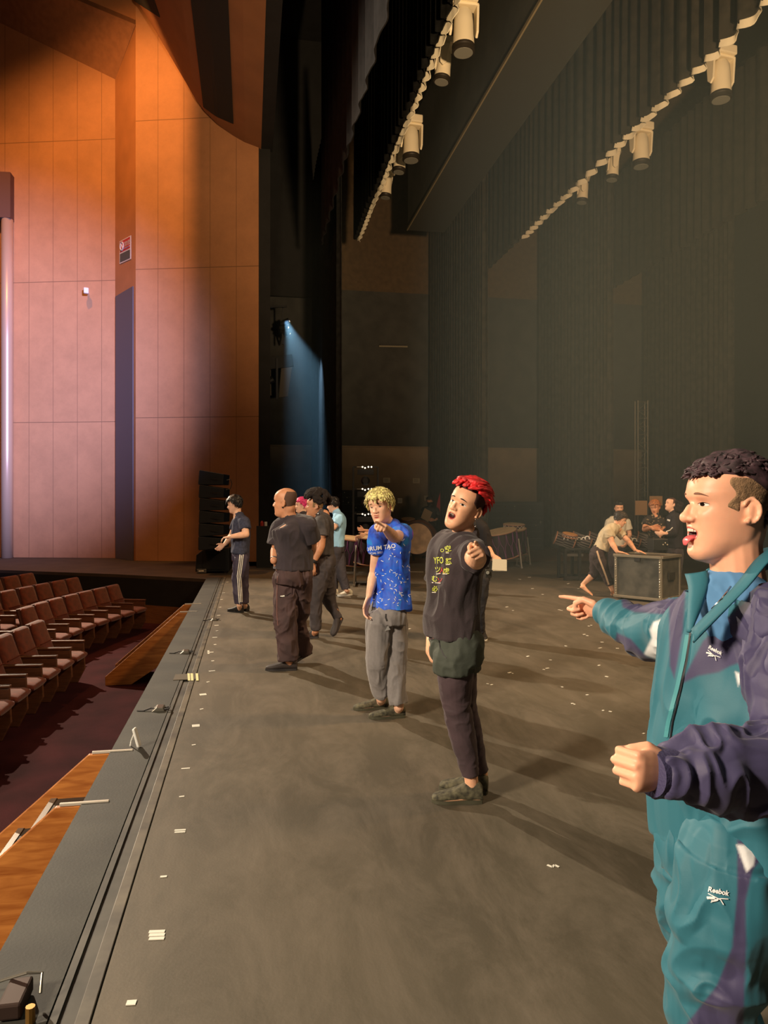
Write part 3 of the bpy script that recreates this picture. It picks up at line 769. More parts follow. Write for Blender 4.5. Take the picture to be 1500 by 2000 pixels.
def tufts(mb, H, n, region, length, flow, rad=.006, lift=.012, seed=0, hp=None, curl=0.0, seg=5, base_in=.004, flat=.45, hug=.008):
    """hair locks rooted on the scalp: region(V)->bool on head-local points; flow(p)->direction"""
    R_ = random.Random(seed); V, _ = head_pts(**(hp or {})); idx = [i for i in range(len(V)) if region(V[i])]
    if not idx: return
    c0 = Vector((0, -.005, .12))
    for _ in range(n):
        p = Vector(V[R_.choice(idx)]) + Vector((R_.uniform(-.004, .004), R_.uniform(-.004, .004), R_.uniform(-.003, .003)))
        nr = (p - c0).normalized(); L_ = length(p) * R_.uniform(.75, 1.2) if callable(length) else length * R_.uniform(.7, 1.25)
        fl = Vector(flow(p)) + Vector((R_.gauss(0, .22), R_.gauss(0, .22), R_.gauss(0, .22)))
        fl = fl.normalized(); pts = []; cur = p - nr * base_in; lf = lift * R_.uniform(.5, 1.5)
        w_ = R_.uniform(-1, 1) * curl
        for q in range(seg + 1):
            t = q / seg; pts.append(H.w(cur))
            dirv = (nr * (1 - t) * lf / .012 * .9 + fl * (.35 + t)).normalized()
            side = dirv.cross(nr); 
            if side.length > 1e-6: dirv = (dirv + side.normalized() * math.sin(t * 5 + w_ * 3) * w_).normalized()
            cur = cur + dirv * L_ / seg
            dd = cur - c0
            R0 = (p - nr * base_in - c0).length
            if dd.length < R0 * .98: cur = c0 + dd.normalized() * R0
            elif dd.length > R0 + hug * (.3 + q / seg): cur = c0 + dd.normalized() * (R0 + hug * (.3 + q / seg))
        r = rad * R_.uniform(.7, 1.3) * H.k
        mb.tube(pts, [r * .8] + [r * (1 - .85 * (q / seg) ** 1.6) for q in range(1, seg + 1)], 6, flat, up=H.d(nr))
def sm(tmax, *terms, k=.6):
    return np.clip(np.minimum.reduce(terms) * k, -.006, tmax)
def hair_cap(mb, H, thick, hp=None, noise_amp=.003, nscale=60):
    def off(V):
        t = thick(V)
        nz = vnoise(V * nscale + 7) * noise_amp
        return np.where(t > 0, t + nz * np.clip(t / .002, 0, 1), np.maximum(t, -.006) if t.min() < -1e-6 else -.006)
    V, F_ = head_pts(offset=off, nph=150, rows=165, **(hp or {})); mb.add([H.w(v) for v in V], F_)


def person(label, d, head, torso, hips, arms, legs, vox=.008, skin=None, hp=None, mouth=0., face=True, brow=None, eye_h=.0045, smile=0., lip=None,
           shirt=None, pants=None, neck=.056, group=None, arm_r=(.056, .050, .040, .043, .027), leg_r=(.085, .078, .056, .056, .036), hand_k=1.0, feet_skin=None):
    skin = skin or M_SKIN
    pt = lambda v: W(v[0], v[1], d + (v[2] if len(v) > 2 else 0)) if not isinstance(v, Vector) else v
    tc = [pt(v) for v in torso]; hc = [pt(v) for v in hips]
    base = Vector((hc[0].x, hc[0].y, 0)); root = thing('person', label, 'person', base, group)
    H = HeadFrame(W(head[0], head[1], d + head[2]), *head[3:])
    hp = dict(hp or {}); hp['mouth'] = mouth
    tsec = torso_secs(tc, [v[3] for v in torso], [v[4] for v in torso], [v[5] for v in torso])
    hsec = torso_secs(hc, [v[3] for v in hips], [v[4] for v in hips], [v[5] for v in hips])
    # body -------------------------------------------------
    mb = MB(); add_head(mb, H, **hp)
    sc = lambda secs, k: [(c, u * k, v * k) for c, u, v in secs]
    mb.loft(resample(sc(tsec, .86), 20), 20, 2.2); mb.loft(resample(sc(hsec, .86), 10), 20, 2.2)
    mb.limb([hc[-1], tc[0]], [.1, .1]); nb = tc[-1]
    hb = H.w((0, -.022, .035)); mb.limb([nb - (hb - nb).normalized() * .05, nb.lerp(hb, .35), hb, H.w((0, -.03, .07))], [neck * 1.12, neck, neck * .98, neck], 18)
    mb.limb([nb - UP * .02, tsec[-2][0]], [.05, .055])
    for key, a in arms.items():
        sgn = 1 if key == 'L' else -1
        sh, el, wr = pt(a['sh']), pt(a['el']), pt(a['wr']); r = [x * a.get('k', 1) for x in arm_r]
        mb.limb([sh, sh.lerp(el, .4), el, el.lerp(wr, .3), wr], r, 16)
        he = pt(a['he']); hd = he - wr; nr = a.get('n')
        if nr is None: nr = UP.cross(facing(torso[-1][3])) * sgn
        hand(mb, wr + hd.normalized() * .022, hd, nr, a.get('t', sgn), a.get('pose', 'relax'), hand_k)
        a['_p'] = (sh, el, wr)
    for key, l in legs.items():
        sgn = 1 if key == 'L' else -1
        hipp, kn, an = pt(l['hip']), pt(l['kn']), pt(l['an']); r = [x * l.get('k', 1) for x in leg_r]
        mb.limb([hipp, hipp.lerp(kn, .4), kn, kn.lerp(an, .3), an], r, 16); l['_p'] = (hipp, kn, an)
        he, to = l['foot']; he, to = (G(*he) if len(he) == 2 else pt(he)), (G(*to) if len(to) == 2 else pt(to)); l['_f'] = (he, to)
        dd = (to - he).normalized(); s_ = dd.cross(UP).normalized(); u_ = s_.cross(dd)
        FL = l.get('L', .245)
        pr = [(0, .6, .6), (.1, .75, 1.0), (.3, .7, 1.0), (.5, .85, .72), (.72, 1.0, .5), (.88, .9, .36), (.97, .55, .25)]
        mb.loft(resample([(he + dd * FL * t + u_ * (.036 * hh + .004), s_ * .042 * ww, u_ * .034 * hh) for t, ww, hh in pr], 18), 16, 2.3)
        mb.limb([an, he + dd * FL * .2 + u_ * .05], [.036, .034])
        if l.get('toes'):
            for q in range(5):
                b = he + dd * FL * (.88 - .025 * q) + s_ * (.032 - .016 * q) * (1 if key == 'R' else -1) * -1 + u_ * .014; mb.limb([b, b + dd * .03], [.011 if q == 0 else .008, .009 if q == 0 else .006], 8)
    body = solid(mb, 'body', vox, skin, root, smooth=3); bv = bvh_of(body)
    if face: face_parts(body, H, bv, mouth, brow, lip, eye_h, smile=smile)
    out = dict(root=root, body=body, H=H, bvh=bv, arms=arms, legs=legs, hp=hp)
    # shirt -------------------------------------------------
    if shirt:
        mb = MB(); sc_ = [(c, u, v) for c, u, v in tsec]
        mb.loft(resample(sc_, 28), 28, 2.25)
        nb_ = tc[-1]; cd = (hb - nb_).normalized()
        mb.limb([tsec[-2][0], nb_ + cd * shirt.get('collar', .0)], [.075, shirt.get('neck_r', .066)], 20)
        for key, a in arms.items():
            sh, el, wr = a['_p']; f = a.get('sl', shirt.get('sl', .6)); r0, r1 = a.get('slr', shirt.get('slr', (.075, .072)))
            mb.limb([tsec[-2][0].lerp(sh, .3), sh], [.07, r0], 18)
            if f <= 1: 
                e = sh.lerp(el, f); mb.tube([sh, sh.lerp(e, .5), e], [r0, (r0 + r1) / 2, r1], 20)
            else:
                e = el.lerp(wr, f - 1); mb.tube([sh, sh.lerp(el, .5), el], [r0, (r0 + r1) / 2, r1], 20); mb.sphere(el, r1); mb.tube([el, el.lerp(e, .7), e], [r1, r1 * .8, shirt.get('cuff', .042)], 20)
        o = solid(mb, shirt.get('name', 't_shirt'), max(vox * .9, .0045), shirt['mat'], root, smooth=4, fold=shirt.get('fold', (.006, 9, (1, 1, .45))))
        if shirt.get('keep'): out['shirt'] = o; out['sbvh'] = bvh_of(o)
        else: del o['_off']
    if pants:
        mb = MB(); mb.loft(resample(hsec, 14), 26, 2.3)
        for key, l in legs.items():
            hipp, kn, an = l['_p']; f = l.get('pf', pants.get('f', .93)); r = [x for x in l.get('pr', pants.get('r', (.105, .095, .08, .075, .068)))]
            if f <= 1:
                e = hipp.lerp(kn, f); mb.sphere(hipp, r[0]); mb.tube([hipp, hipp.lerp(e, .5), e], [r[0], r[1], r[2]], 22)
            else: 
                e = kn.lerp(an, f - 1) if f - 1 < 1 else kn.lerp(an, f - 1)
                mb.sphere(hipp, r[0]); mb.tube([hipp, hipp.lerp(kn, .5), kn], [r[0], r[1], r[2]], 22); mb.sphere(kn, r[2] * .995, 18, 10); mb.tube([kn, kn.lerp(e, .5), e], [r[2], r[3], r[4]], 22)
        o = solid(mb, pants.get('name', 'trousers'), max(vox * .9, .0045), pants['mat'], root, smooth=4, fold=pants.get('fold', (.006, 9, (1, 1, .8))))
        if pants.get('keep'): out['pants'] = o; out['pbvh'] = bvh_of(o)
        else: del o['_off']
    return out
def shoes(R, m, sole=None, L_=.28, w=.05, h=.075, name='shoe', ank=True):
    for key, l in R['legs'].items():
        if l.get('bare'): continue
        he, to = l['_f']; shoe(name, m, he, to, R['root'], L_, w, h, sole, ankle=l['_p'][2] if ank else None)
def ribbon(name, m, parent, bvh, pts, width, off=.0015, eye=None):
    """strip of tape or trim laid on a garment through picture points"""
    mb = MB(); vs = []; 
    fine = []
    for i in range(len(pts) - 1):
        n = max(2, int(math.hypot(pts[i + 1][0] - pts[i][0], pts[i + 1][1] - pts[i][1]) / 4))
        for k in range(n): fine.append((lerp(pts[i][0], pts[i + 1][0], k / n), lerp(pts[i][1], pts[i + 1][1], k / n)))
    fine.append(pts[-1][:2]); rows = []
    for i, (x, y) in enumerate(fine):
        x2, y2 = fine[min(i + 1, len(fine) - 1)]; x1, y1 = fine[max(i - 1, 0)]; dx, dy = x2 - x1, y2 - y1; L_ = math.hypot(dx, dy) or 1
        nx, ny = -dy / L_, dx / L_; row = [proj_px(bvh, x + nx * width * t, y + ny * width * t, off) for t in (-.5, 0, .5)]
        if all(r is not None for r in row): rows.append(row)
    if len(rows) < 2: return None
    for r in rows: vs += r
    mb.add(vs, [(i * 3 + j, i * 3 + j + 1, (i + 1) * 3 + j + 1, (i + 1) * 3 + j) for i in range(len(rows) - 1) for j in range(2)])
    return mb.build(name, m, parent)
def text_decal(name, txt, m, parent, bvh, px, py, size, ang=0.0, off=.002, shear=0.0, sx=1.0, bold=.0):
    """lettering laid on a garment: baseline start at (px, py), size in picture units"""
    cu = bpy.data.curves.new('t', 'FONT'); cu.body = txt; cu.size = 1; cu.resolution_u = 3; cu.shear = shear; cu.offset = bold
    t = bpy.data.objects.new('t', cu); C.objects.link(t); dg = bpy.context.evaluated_depsgraph_get(); dg.update()
    me = bpy.data.meshes.new_from_object(t.evaluated_get(dg)); bpy.data.objects.remove(t)
    a = math.radians(ang); mb = MB(); vs = []; good = []
    for v in me.vertices:
        x = v.co.x * size * sx; y = v.co.y * size
        q = proj_px(bvh, px + x * math.cos(a) + y * math.sin(a), py + x * math.sin(a) - y * math.cos(a), off); vs.append(q or Vector((0, 0, 0))); good.append(q is not None)
    fs = [tuple(p.vertices) for p in me.polygons if all(good[i] for i in p.vertices)]
    fs = [f for f in fs if max((vs[a_] - vs[b_]).length for a_ in f for b_ in f) < .2]
    used = sorted({i for f in fs for i in f}); mp = {u: k for k, u in enumerate(used)}
    if not fs: return None
    mb.add([vs[u] for u in used], [tuple(mp[i] for i in f) for f in fs]); return mb.build(name, m, parent)
M_CAMO = mat('camo_shoe', (44, 42, 34), .8, col2=(104, 100, 78), vscale=30)

# ---------------------------------------------------------------- blonde man
def blue_print():
    m = mat('blue_print_jersey', (40, 90, 210), .6); b = bsdf(m); tc = N(m, 'ShaderNodeTexCoord')
    n = N(m, 'ShaderNodeTexNoise', Scale=9.0, Detail=3.0, Distortion=.6); L(m, tc.outputs['Object'], n.inputs['Vector'])
    r = N(m, 'ShaderNodeValToRGB'); L(m, n.outputs['Fac'], r.inputs[0]); cr = r.color_ramp
    cr.elements[0].position = .28; cr.elements[0].color = lin((24, 44, 130)); cr.elements[1].position = .72; cr.elements[1].color = lin((40, 140, 235))
    for pos, c in ((.42, (38, 84, 214)), (.5, (34, 104, 232)), (.58, (58, 96, 220))): e = cr.elements.new(pos); e.color = lin(c)
    n2 = N(m, 'ShaderNodeTexNoise', Scale=5.0, Detail=1.0); mp0 = N(m, 'ShaderNodeMapping'); mp0.inputs['Location'].default_value = (3, 7, 1); L(m, tc.outputs['Object'], mp0.inputs['Vector']); L(m, mp0.outputs[0], n2.inputs['Vector'])
    r2 = N(m, 'ShaderNodeMapRange'); r2.inputs[1].default_value = .66; r2.inputs[2].default_value = .74; L(m, n2.outputs['Fac'], r2.inputs[0])
    mx = N(m, 'ShaderNodeMix', data_type='RGBA'); L(m, r2.outputs[0], mx.inputs[0]); L(m, r.outputs[0], mx.inputs[6]); mx.inputs[7].default_value = lin((170, 70, 200))
    L(m, mx.outputs[2], b.inputs['Base Color']); return m
M_BLUE = blue_print()
R = person('blonde man in blue patterned shirt and grey sweatpants, pointing at the camera', 5.38,
    head=(743, 989, -.05, 24, -4, 6, 1.04),
    torso=[(763, 1187, 0, 52, .165, .124), (764, 1160, 0, 52, .148, .112), (764, 1120, 0, 50, .140, .108), (763, 1080, 0, 48, .150, .112), (763, 1052, 0, 46, .160, .105), (764, 1040, 0, 44, .145, .078), (765, 1031, .0, 40, .065, .055)],
    hips=[(757, 1215, 0, 60, .15, .115), (758, 1195, 0, 58, .155, .118), (762, 1178, 0, 54, .130, .095)],
    arms={'R': dict(sh=(741, 1042, -.10), el=(731, 1118, .0), wr=(721, 1163, -.06), he=(712, 1195, -.10), n=facing(110), slr=(.064, .068), sl=.45, pose='relax', k=.9),
          'L': dict(sh=(786, 1044, .06), el=(770, 1050, -.25), wr=(751, 1030, -.56), he=(735, 1014, -.86), n=UP + facing(-60) * .4, pose='point', slr=(.068, .072), sl=.5, k=.95)},
    legs={'R': dict(hip=(742, 1215, -.05), kn=(737, 1296, -.05), an=(744, 1364, .04), foot=((757, 1383), (699, 1386)), pr=(.100, .092, .078, .070, .062)),
          'L': dict(hip=(770, 1215, .02), kn=(770, 1296, .0), an=(779, 1380, -.02), foot=((790, 1400), (722, 1403)), pr=(.100, .096, .084, .076, .066))},
    vox=.005, skin=M_SKINB, smile=1, eye_h=.0026, brow=M_BROWL, lip=mat('lip_red', (184, 84, 78), .45), neck=.052, hand_k=1.0,
    shirt=dict(mat=M_BLUE, slr=(.064, .07), keep=True, fold=(.010, 6.5, (1, 1, .45))),
    pants=dict(mat=mat('grey_sweat', (132, 128, 128), .9, var=.02, vscale=60, sheen=.2, bump=.1, bscale=150), name='sweatpants', f=1.92, keep=True, fold=(.008, 8, (1, 1, .55))))
shoes(R, M_CAMO, mat('camo_sole', (70, 68, 52), .7), L_=.262, w=.046, h=.07)
sb = R['sbvh']; sh = R['shirt']
wp = mat('print_white_bright', (236, 240, 246), .5)
text_decal('chest_print', 'DRUM TAO', wp, sh, sb, 714, 1077, 11.5, -7, off=.004, bold=.02)
text_decal('chest_print', 'SPECIAL 2021', wp, sh, sb, 716, 1084, 5.5, -7, off=.004, bold=.02)
rr = random.Random(5); mb = MB()
for k in range(95):
    x, y = rr.uniform(726, 800), rr.uniform(1035, 1183)
    if y < 1093 and x < 760: continue
    a = rr.uniform(0, 3.1); l_ = rr.uniform(1.6, 2.8); q = []
    for t in (-1, 1):
        for w_ in (-.55, .55): q.append(proj_px(sb, x + math.cos(a) * l_ * t - math.sin(a) * w_, y + math.sin(a) * l_ * t + math.cos(a) * w_, .004))
    if all(v is not None for v in q) and (q[0] - q[3]).length < .05: mb.add(q, [(0, 1, 3, 2)])
o = mb.build('confetti_print', wp, sh)
ribbon('pocket', mat('pocket_dark', (50, 48, 48), .9), R['pants'], R['pbvh'], [(754, 1199), (753.5, 1206), (756, 1213)], 3.0, off=.003)
mb = MB(); q = [proj_px(R['pbvh'], x, y, .008) for x, y in ((751, 1232), (757.5, 1221.5), (762, 1229.5))]
if all(q): mb.add(q, [(0, 1, 2)]); mb.build('triangle_logo', wp, R['pants'])
H = R['H']; hp = R['hp']; mblond = mat('blonde_hair', (226, 192, 128), .55, var=.3, vscale=60)
mb = MB(); hair_cap(mb, H, lambda V: np.where((V[:, 2] > .172 - .045 * np.clip((.04 - V[:, 1]) / .05, 0, 1) - .05 * np.clip((-.0 - V[:, 1]) / .05, 0, 1)), .016, 0), hp, .004, 50)
regf = lambda p: p[2] > (.168 if p[1] > .03 else .11 if p[1] < -.0 else .135)
tufts(mb, H, 420, lambda p: regf(p) and p[1] < .07, .05, lambda p: (p[0] * 6 + .25, .5, -.75 if p[2] < .2 else -.1), rad=.0062, lift=.001, seed=8, hp=hp, curl=.5, base_in=-.010)
tufts(mb, H, 60, lambda p: p[2] > .180 and p[1] > .045, .055, lambda p: (p[0] * 9, .5, -1.0), rad=.008, lift=.007, seed=9, hp=hp, curl=.4, base_in=-.008)
mb.build('hair', mblond, R['body'], smooth=True)

# ---------------------------------------------------------------- red-haired man
M_BLKTEE = mat('black_tee', (52, 42, 46), .85, var=.1, vscale=8, sheen=.2, bump=.15, bscale=150)
R = person('red-haired man in black printed T-shirt and green shorts, pointing a fist at the camera', 3.88,
    head=(909, 988, -.02, 40, 12, -19, 1.06),
    torso=[(880, 1242, 0, 62, .160, .120), (880, 1205, 0, 62, .152, .116), (883, 1165, 0, 60, .146, .112), (887, 1120, 0, 58, .160, .120), (893, 1085, 0, 56, .180, .118), (901, 1064, .0, 54, .165, .085), (911, 1054, .02, 52, .08, .06)],
    hips=[(893, 1290, 0, 80, .155, .115), (893, 1262, 0, 78, .155, .125), (886, 1235, 0, 70, .150, .118)],
    arms={'R': dict(sh=(874, 1066, .13), el=(852, 1160, .22), wr=(840, 1236, .10), he=(836, 1275, .05), n=facing(90), pose='relax'),
          'L': dict(sh=(920, 1080, -.06), el=(931, 1096, -.32), wr=(934, 1080, -.52), he=(942, 1058, -.86), n=UP * .6 + facing(-70), pose='point', slr=(.070, .074), sl=.55, k=1.05)},
    legs={'L': dict(hip=(888, 1285, -.06), kn=(891, 1378, -.04), an=(920, 1518, 0), foot=((941, 1566), (850, 1566)), pr=(.10, .088, .073, .066, .044)),
          'R': dict(hip=(894, 1285, .09), kn=(905, 1375, .12), an=(940, 1512, .14), foot=((952, 1549), (864, 1541)), pr=(.10, .085, .066, .058, .042))},
    vox=.0045, mouth=1.0, eye_h=.0042, hp=dict(jaw=1.05), lip=mat('lip_red', (184, 84, 78), .45), neck=.060, hand_k=1.0,
    shirt=dict(mat=M_BLKTEE, sl=.75, slr=(.078, .082), keep=True, fold=(.014, 6.0, (1, 1, .5))),
    pants=dict(mat=mat('plum_leggings', (70, 54, 60), .8, var=.08, sheen=.1, bump=.1, bscale=120), name='leggings', f=1.96, keep=True, fold=(.004, 8, (1, 1, 1.1))))
# shorts over the leggings
mb = MB(); d0 = 3.88
hs = [W(893, 1292, d0), W(893, 1262, d0), W(886, 1236, d0)]
mb.loft(resample(torso_secs(hs, [80, 78, 70], [.165, .168, .155], [.128, .140, .120]), 12), 24, 2.3)
mb.sphere(W(912, 1272, d0), (.085, .085, .085))
for key, l in R['legs'].items():
    h_, k_, a_ = l['_p']; e = h_.lerp(k_, .26); mb.sphere(h_, .115); mb.tube([h_, e], [.115, .112], 22)
o = solid(mb, 'shorts', .0055, mat('dark_green_shorts', (66, 72, 64), .8, var=.06, bump=.1, bscale=90), R['root'], smooth=4, fold=(.006, 8, (1, 1, .7))); bs = bvh_of(o)
ribbon('pocket_piping', mat('black_piping', (14, 14, 14), .6), o, bs, [(857, 1246), (860, 1266), (866, 1279), (872, 1285)], 2.2)
shoes(R, M_CAMO, mat('camo_sole', (70, 68, 52), .7), L_=.262, w=.046, h=.085)
# print on the chest
lime = mat('print_lime', (206, 214, 84), .6); redp = mat('print_red', (190, 62, 60), .6); whp = mat('print_white', (222, 216, 200), .6)
sb = R['sbvh']; shirt = R['shirt']
for (t, x, y, s, mm, a) in (('O', 861, 1079, 9, lime, -12), ('空', 870, 1078, 13, lime, -12), ('YFO', 848, 1101, 18, lime, -3), ('怒', 870, 1101, 13, lime, 0), ('ツ', 849, 1117, 13, lime, 0), ('人', 857, 1119, 13, redp, 0), ('虎', 865, 1119, 13, lime, 5),
                              ('む', 843, 1135, 13, lime, 0), ('ソ', 853, 1137, 12, redp, 8), ('必', 844, 1154, 12, lime, 0)):
    text_decal('chest_print', t, mm, shirt, sb, x, y, s, a, off=.004, bold=.01, sx=.56 if t == 'YFO' else 1.0)
for pts in (((871, 1080), (877, 1080)), ((871, 1103), (880, 1102)), ((853, 1121), (861, 1120)), ((865, 1121), (874, 1121)), ((844, 1138), (847, 1138)), ((850, 1138), (861, 1139)), ((844, 1157), (852, 1157))):
    ribbon('chest_print', whp, shirt, sb, list(pts), 1.6, off=.004)
# hair: shaved sides, red swept-back top
H = R['H']; hp = R['hp']
mb = MB(); hair_cap(mb, H, lambda V: np.maximum(sm(.0022, V[:, 2] - (.100 + .055 * np.clip((V[:, 1] + .03) / .09, 0, 1)), .045 - V[:, 1]), sm(.0022, V[:, 2] - .192)), hp, .0005)
mb.build('shaved_sides', mat('hair_stubble', (64, 36, 32), .9, bump=.5, bscale=300), R['body'], smooth=True)
mb = MB()
hair_cap(mb, H, lambda V: np.where(V[:, 2] + .42 * (-V[:, 1] - .02) > .180, .026 + .012 * np.clip(1 - ((V[:, 1] - .01) / .09) ** 2, 0, 1), 0), hp, .007, 38)
reg = lambda p: p[2] > .180 - .42 * max(0, -p[1] - .0) and p[2] > .14
tufts(mb, H, 190, reg, lambda p: .085 if p[1] > 0 else .06, lambda p: (p[0] * 1.5 - .15, -1.0, .12 if p[1] > 0 else -.35), rad=.0115, lift=.003, seed=3, hp=hp, curl=.25, base_in=-.026, flat=.6, seg=6, hug=.012)
tufts(mb, H, 70, lambda p: p[1] < -.05 and .12 < p[2] < .19, .05, lambda p: (p[0] * 3, -.5, -.6), rad=.010, lift=.004, seed=4, hp=hp, curl=.4, base_in=-.010)
mred = mat('red_hair', (226, 38, 42), .5, var=.25, vscale=30)
mb.build('hair', mred, R['body'], smooth=True)
mb = MB(); e = H.w((-.080, -.006, .072)); mb.tube([e + Vector((0, 0, .008)), e, e - Vector((0, 0, .03))], .0025, 8); mb.sphere(e - Vector((0, 0, .034)), .006); mb.build('earring', mat('silver', (200, 200, 200), .2, 1.0), R['body'], smooth=True)

# ---------------------------------------------------------------- the group by the stage edge
M_BLKHAIR = mat('black_hair', (26, 22, 22), .45, var=.2, vscale=40); M_STUB = mat('hair_stubble_dark', (60, 48, 40), .9, bump=.5, bscale=300)
M_BLKSHOE = mat('black_shoe', (26, 25, 26), .6)
def short_hair(R, m, top=.165, back=.10, thick=.012, n=120, seed=1, flow=lambda p: (p[0] * 3, -.3, -.7), name='hair', rad=.009, ln=.04, amp=.004, lift=.003, front=.045):
    H, hp = R['H'], R['hp']; mb = MB()
    hair_cap(mb, H, lambda V: sm(thick, V[:, 2] - (back + (top - back) * np.clip((V[:, 1] + .03) / (front + .03), 0, 1)), k=2.5), hp, amp, 45)
    tufts(mb, H, n, lambda p: p[2] > back + (top - back) * min(1, max(0, (p[1] + .03) / (front + .03))) + .004, ln, flow, rad=rad, lift=lift, seed=seed, hp=hp, curl=.3, base_in=-thick * .6)
    return mb.build(name, m, R['body'], smooth=True)
# black-haired dancer with striped track pants
R = person('black-haired man in navy T-shirt and three-stripe track pants beside the loudspeaker stack', 10.35,
    head=(458, 985, 0, 82, -10, 0, 1.0),
    torso=[(469, 1080, 0, 85, .17, .122), (470, 1060, 0, 85, .16, .118), (470, 1040, 0, 82, .16, .12), (469, 1022, 0, 80, .18, .115), (467, 1012, 0, 80, .16, .085), (464, 1005, 0, 80, .065, .055)],
    hips=[(470, 1093, 0, 85, .15, .115), (470, 1084, 0, 85, .155, .118), (470, 1074, 0, 85, .13, .1)],
    arms={'L': dict(sh=(476, 1020, -.17), el=(481, 1044, -.22), wr=(452, 1048, -.30), he=(440, 1050, -.28), sl=.55, n=UP, k=1.1),
          'R': dict(sh=(464, 1021, .17), el=(452, 1047, .22), wr=(440, 1062, .1), he=(427, 1072, .05), sl=.5, k=1.1)},
    legs={'L': dict(hip=(471, 1092, -.09), kn=(464, 1131, -.09), an=(467, 1181, -.08), foot=((473, 1197), (440, 1193)), pr=(.10, .095, .075, .068, .060)),
          'R': dict(hip=(471, 1092, .09), kn=(476, 1133, .12), an=(478, 1180, .12), foot=((484, 1194), (452, 1190)), pr=(.10, .09, .07, .062, .055))},
    vox=.009, skin=M_SKINB, eye_h=.003, smile=1,
    shirt=dict(mat=mat('navy_heather', (58, 62, 82), .9, var=.12, vscale=40), slr=(.072, .076), fold=(.010, 6.5, (1, 1, .5))),
    pants=dict(mat=mat('track_pants_navy', (62, 54, 72), .7, var=.06), name='track_pants', f=1.95, keep=True, fold=(.008, 8, (1, 1, .6))))
shoes(R, M_BLKSHOE, None, L_=.28, w=.05, h=.08)
for off in (-3.2, 0, 3.2):
    ribbon('side_stripe', M_WHITE, R['pants'], R['pbvh'], [(472 + off, 1081), (470 + off, 1100), (466.5 + off, 1125), (468 + off, 1140), (469 + off, 1160), (470 + off * .8, 1180)], 1.5, off=.004)
short_hair(R, M_BLKHAIR, top=.170, back=.075, thick=.022, n=160, seed=2, flow=lambda p: (p[0] * 2, .3, -1), ln=.07, rad=.010)
# bald man seen from behind
R = person('bald man in black T-shirt and brown cargo trousers, turned toward the seats', 6.88,
    head=(557, 981, 0, 104, 2, 0, 1.12),
    torso=[(572, 1112, 0, 138, .200, .135), (573, 1090, 0, 138, .190, .130), (575, 1062, 0, 140, .190, .130), (576, 1040, 0, 140, .215, .140), (574, 1024, 0, 138, .215, .122), (569, 1016, 0, 130, .12, .08), (566, 1012, .0, 120, .07, .06)],
    hips=[(573, 1140, 0, 130, .18, .135), (574, 1124, 0, 130, .185, .14), (573, 1106, 0, 135, .165, .115)],
    arms={'L': dict(sh=(549, 1031, .05), el=(541, 1070, .02), wr=(535, 1095, -.12), he=(540, 1110, -.05), n=facing(60), k=1.25, slr=(.088, .098), sl=.85),
          'R': dict(sh=(602, 1028, -.06), el=(609, 1066, .05), wr=(603, 1090, .25), he=(590, 1100, .3), k=1.2, slr=(.085, .09), sl=.7)},
    legs={'L': dict(hip=(561, 1128, .03), kn=(557, 1213, -.02), an=(564, 1290, .0), foot=((580, 1308), (519, 1309)), pr=(.125, .112, .100, .092, .086)),
          'R': dict(hip=(588, 1128, .02), kn=(582, 1208, .15), an=(594, 1276, .38), foot=((607, 1275, .40), (577, 1291, .30)), pr=(.12, .105, .088, .082, .08))},
    vox=.006, skin=M_SKIND, eye_h=.003, neck=.068, mouth=.25, hp=dict(jaw=1.08),
    shirt=dict(mat=mat('black_tee_faded', (54, 46, 52), .9, var=.08, vscale=10, sheen=.2, bump=.1, bscale=120), keep=True, neck_r=.068, fold=(.008, 6, (1, 1, .5))),
    pants=dict(mat=mat('brown_cargo', (72, 54, 54), .85, var=.12, vscale=6), name='cargo_trousers', f=1.96, keep=True, fold=(.013, 7, (1, 1, .7))))
shoes(R, mat('dark_sneaker', (52, 44, 42), .7), mat('dark_sole', (40, 36, 36), .7), L_=.29, w=.055, h=.085)
H = R['H']; mb = MB(); hair_cap(mb, H, lambda V: sm(.0016, V[:, 2] - .085, .207 - V[:, 2], -.012 - .25 * np.clip(V[:, 2] - .12, 0, 1) - V[:, 1]), R['hp'], .0004)
mb.build('shaved_hair', mat('buzz_hair', (96, 70, 56), .9, bump=.4, bscale=300), R['body'], smooth=True)
ribbon('pocket_label', M_WHITE, R['pants'], R['pbvh'], [(548, 1165), (556, 1163.5)], 2.6, off=.004)
ribbon('pocket_flap', mat('cargo_seam', (40, 30, 32), .9), R['pants'], R['pbvh'], [(546, 1167), (560, 1163), (568, 1158)], 1.4, off=.004)
ribbon('stretch_seam', mat('trouser_side_seam', (120, 84, 78), .8), R['pants'], R['pbvh'], [(542, 1125), (541, 1160), (541, 1200), (543, 1222)], 1.6, off=.004)
mb = MB(); q = R['arms']['L']['_p']; c = q[2].lerp(q[1], .12); ax = (q[1] - q[2]).normalized(); mb.lathe([(.033, -.012), (.037, -.010), (.037, .010), (.033, .012)], c, ax, 18); mb.build('wristwatch', mat('watch_metal', (150, 145, 140), .3, .9), R['body'], smooth=True)
mb = MB(); e = W(552, 991, 6.80); mb.sphere(e, .008, 8, 6); mb.build('earring', M_BLKSHOE, R['body'], smooth=True)
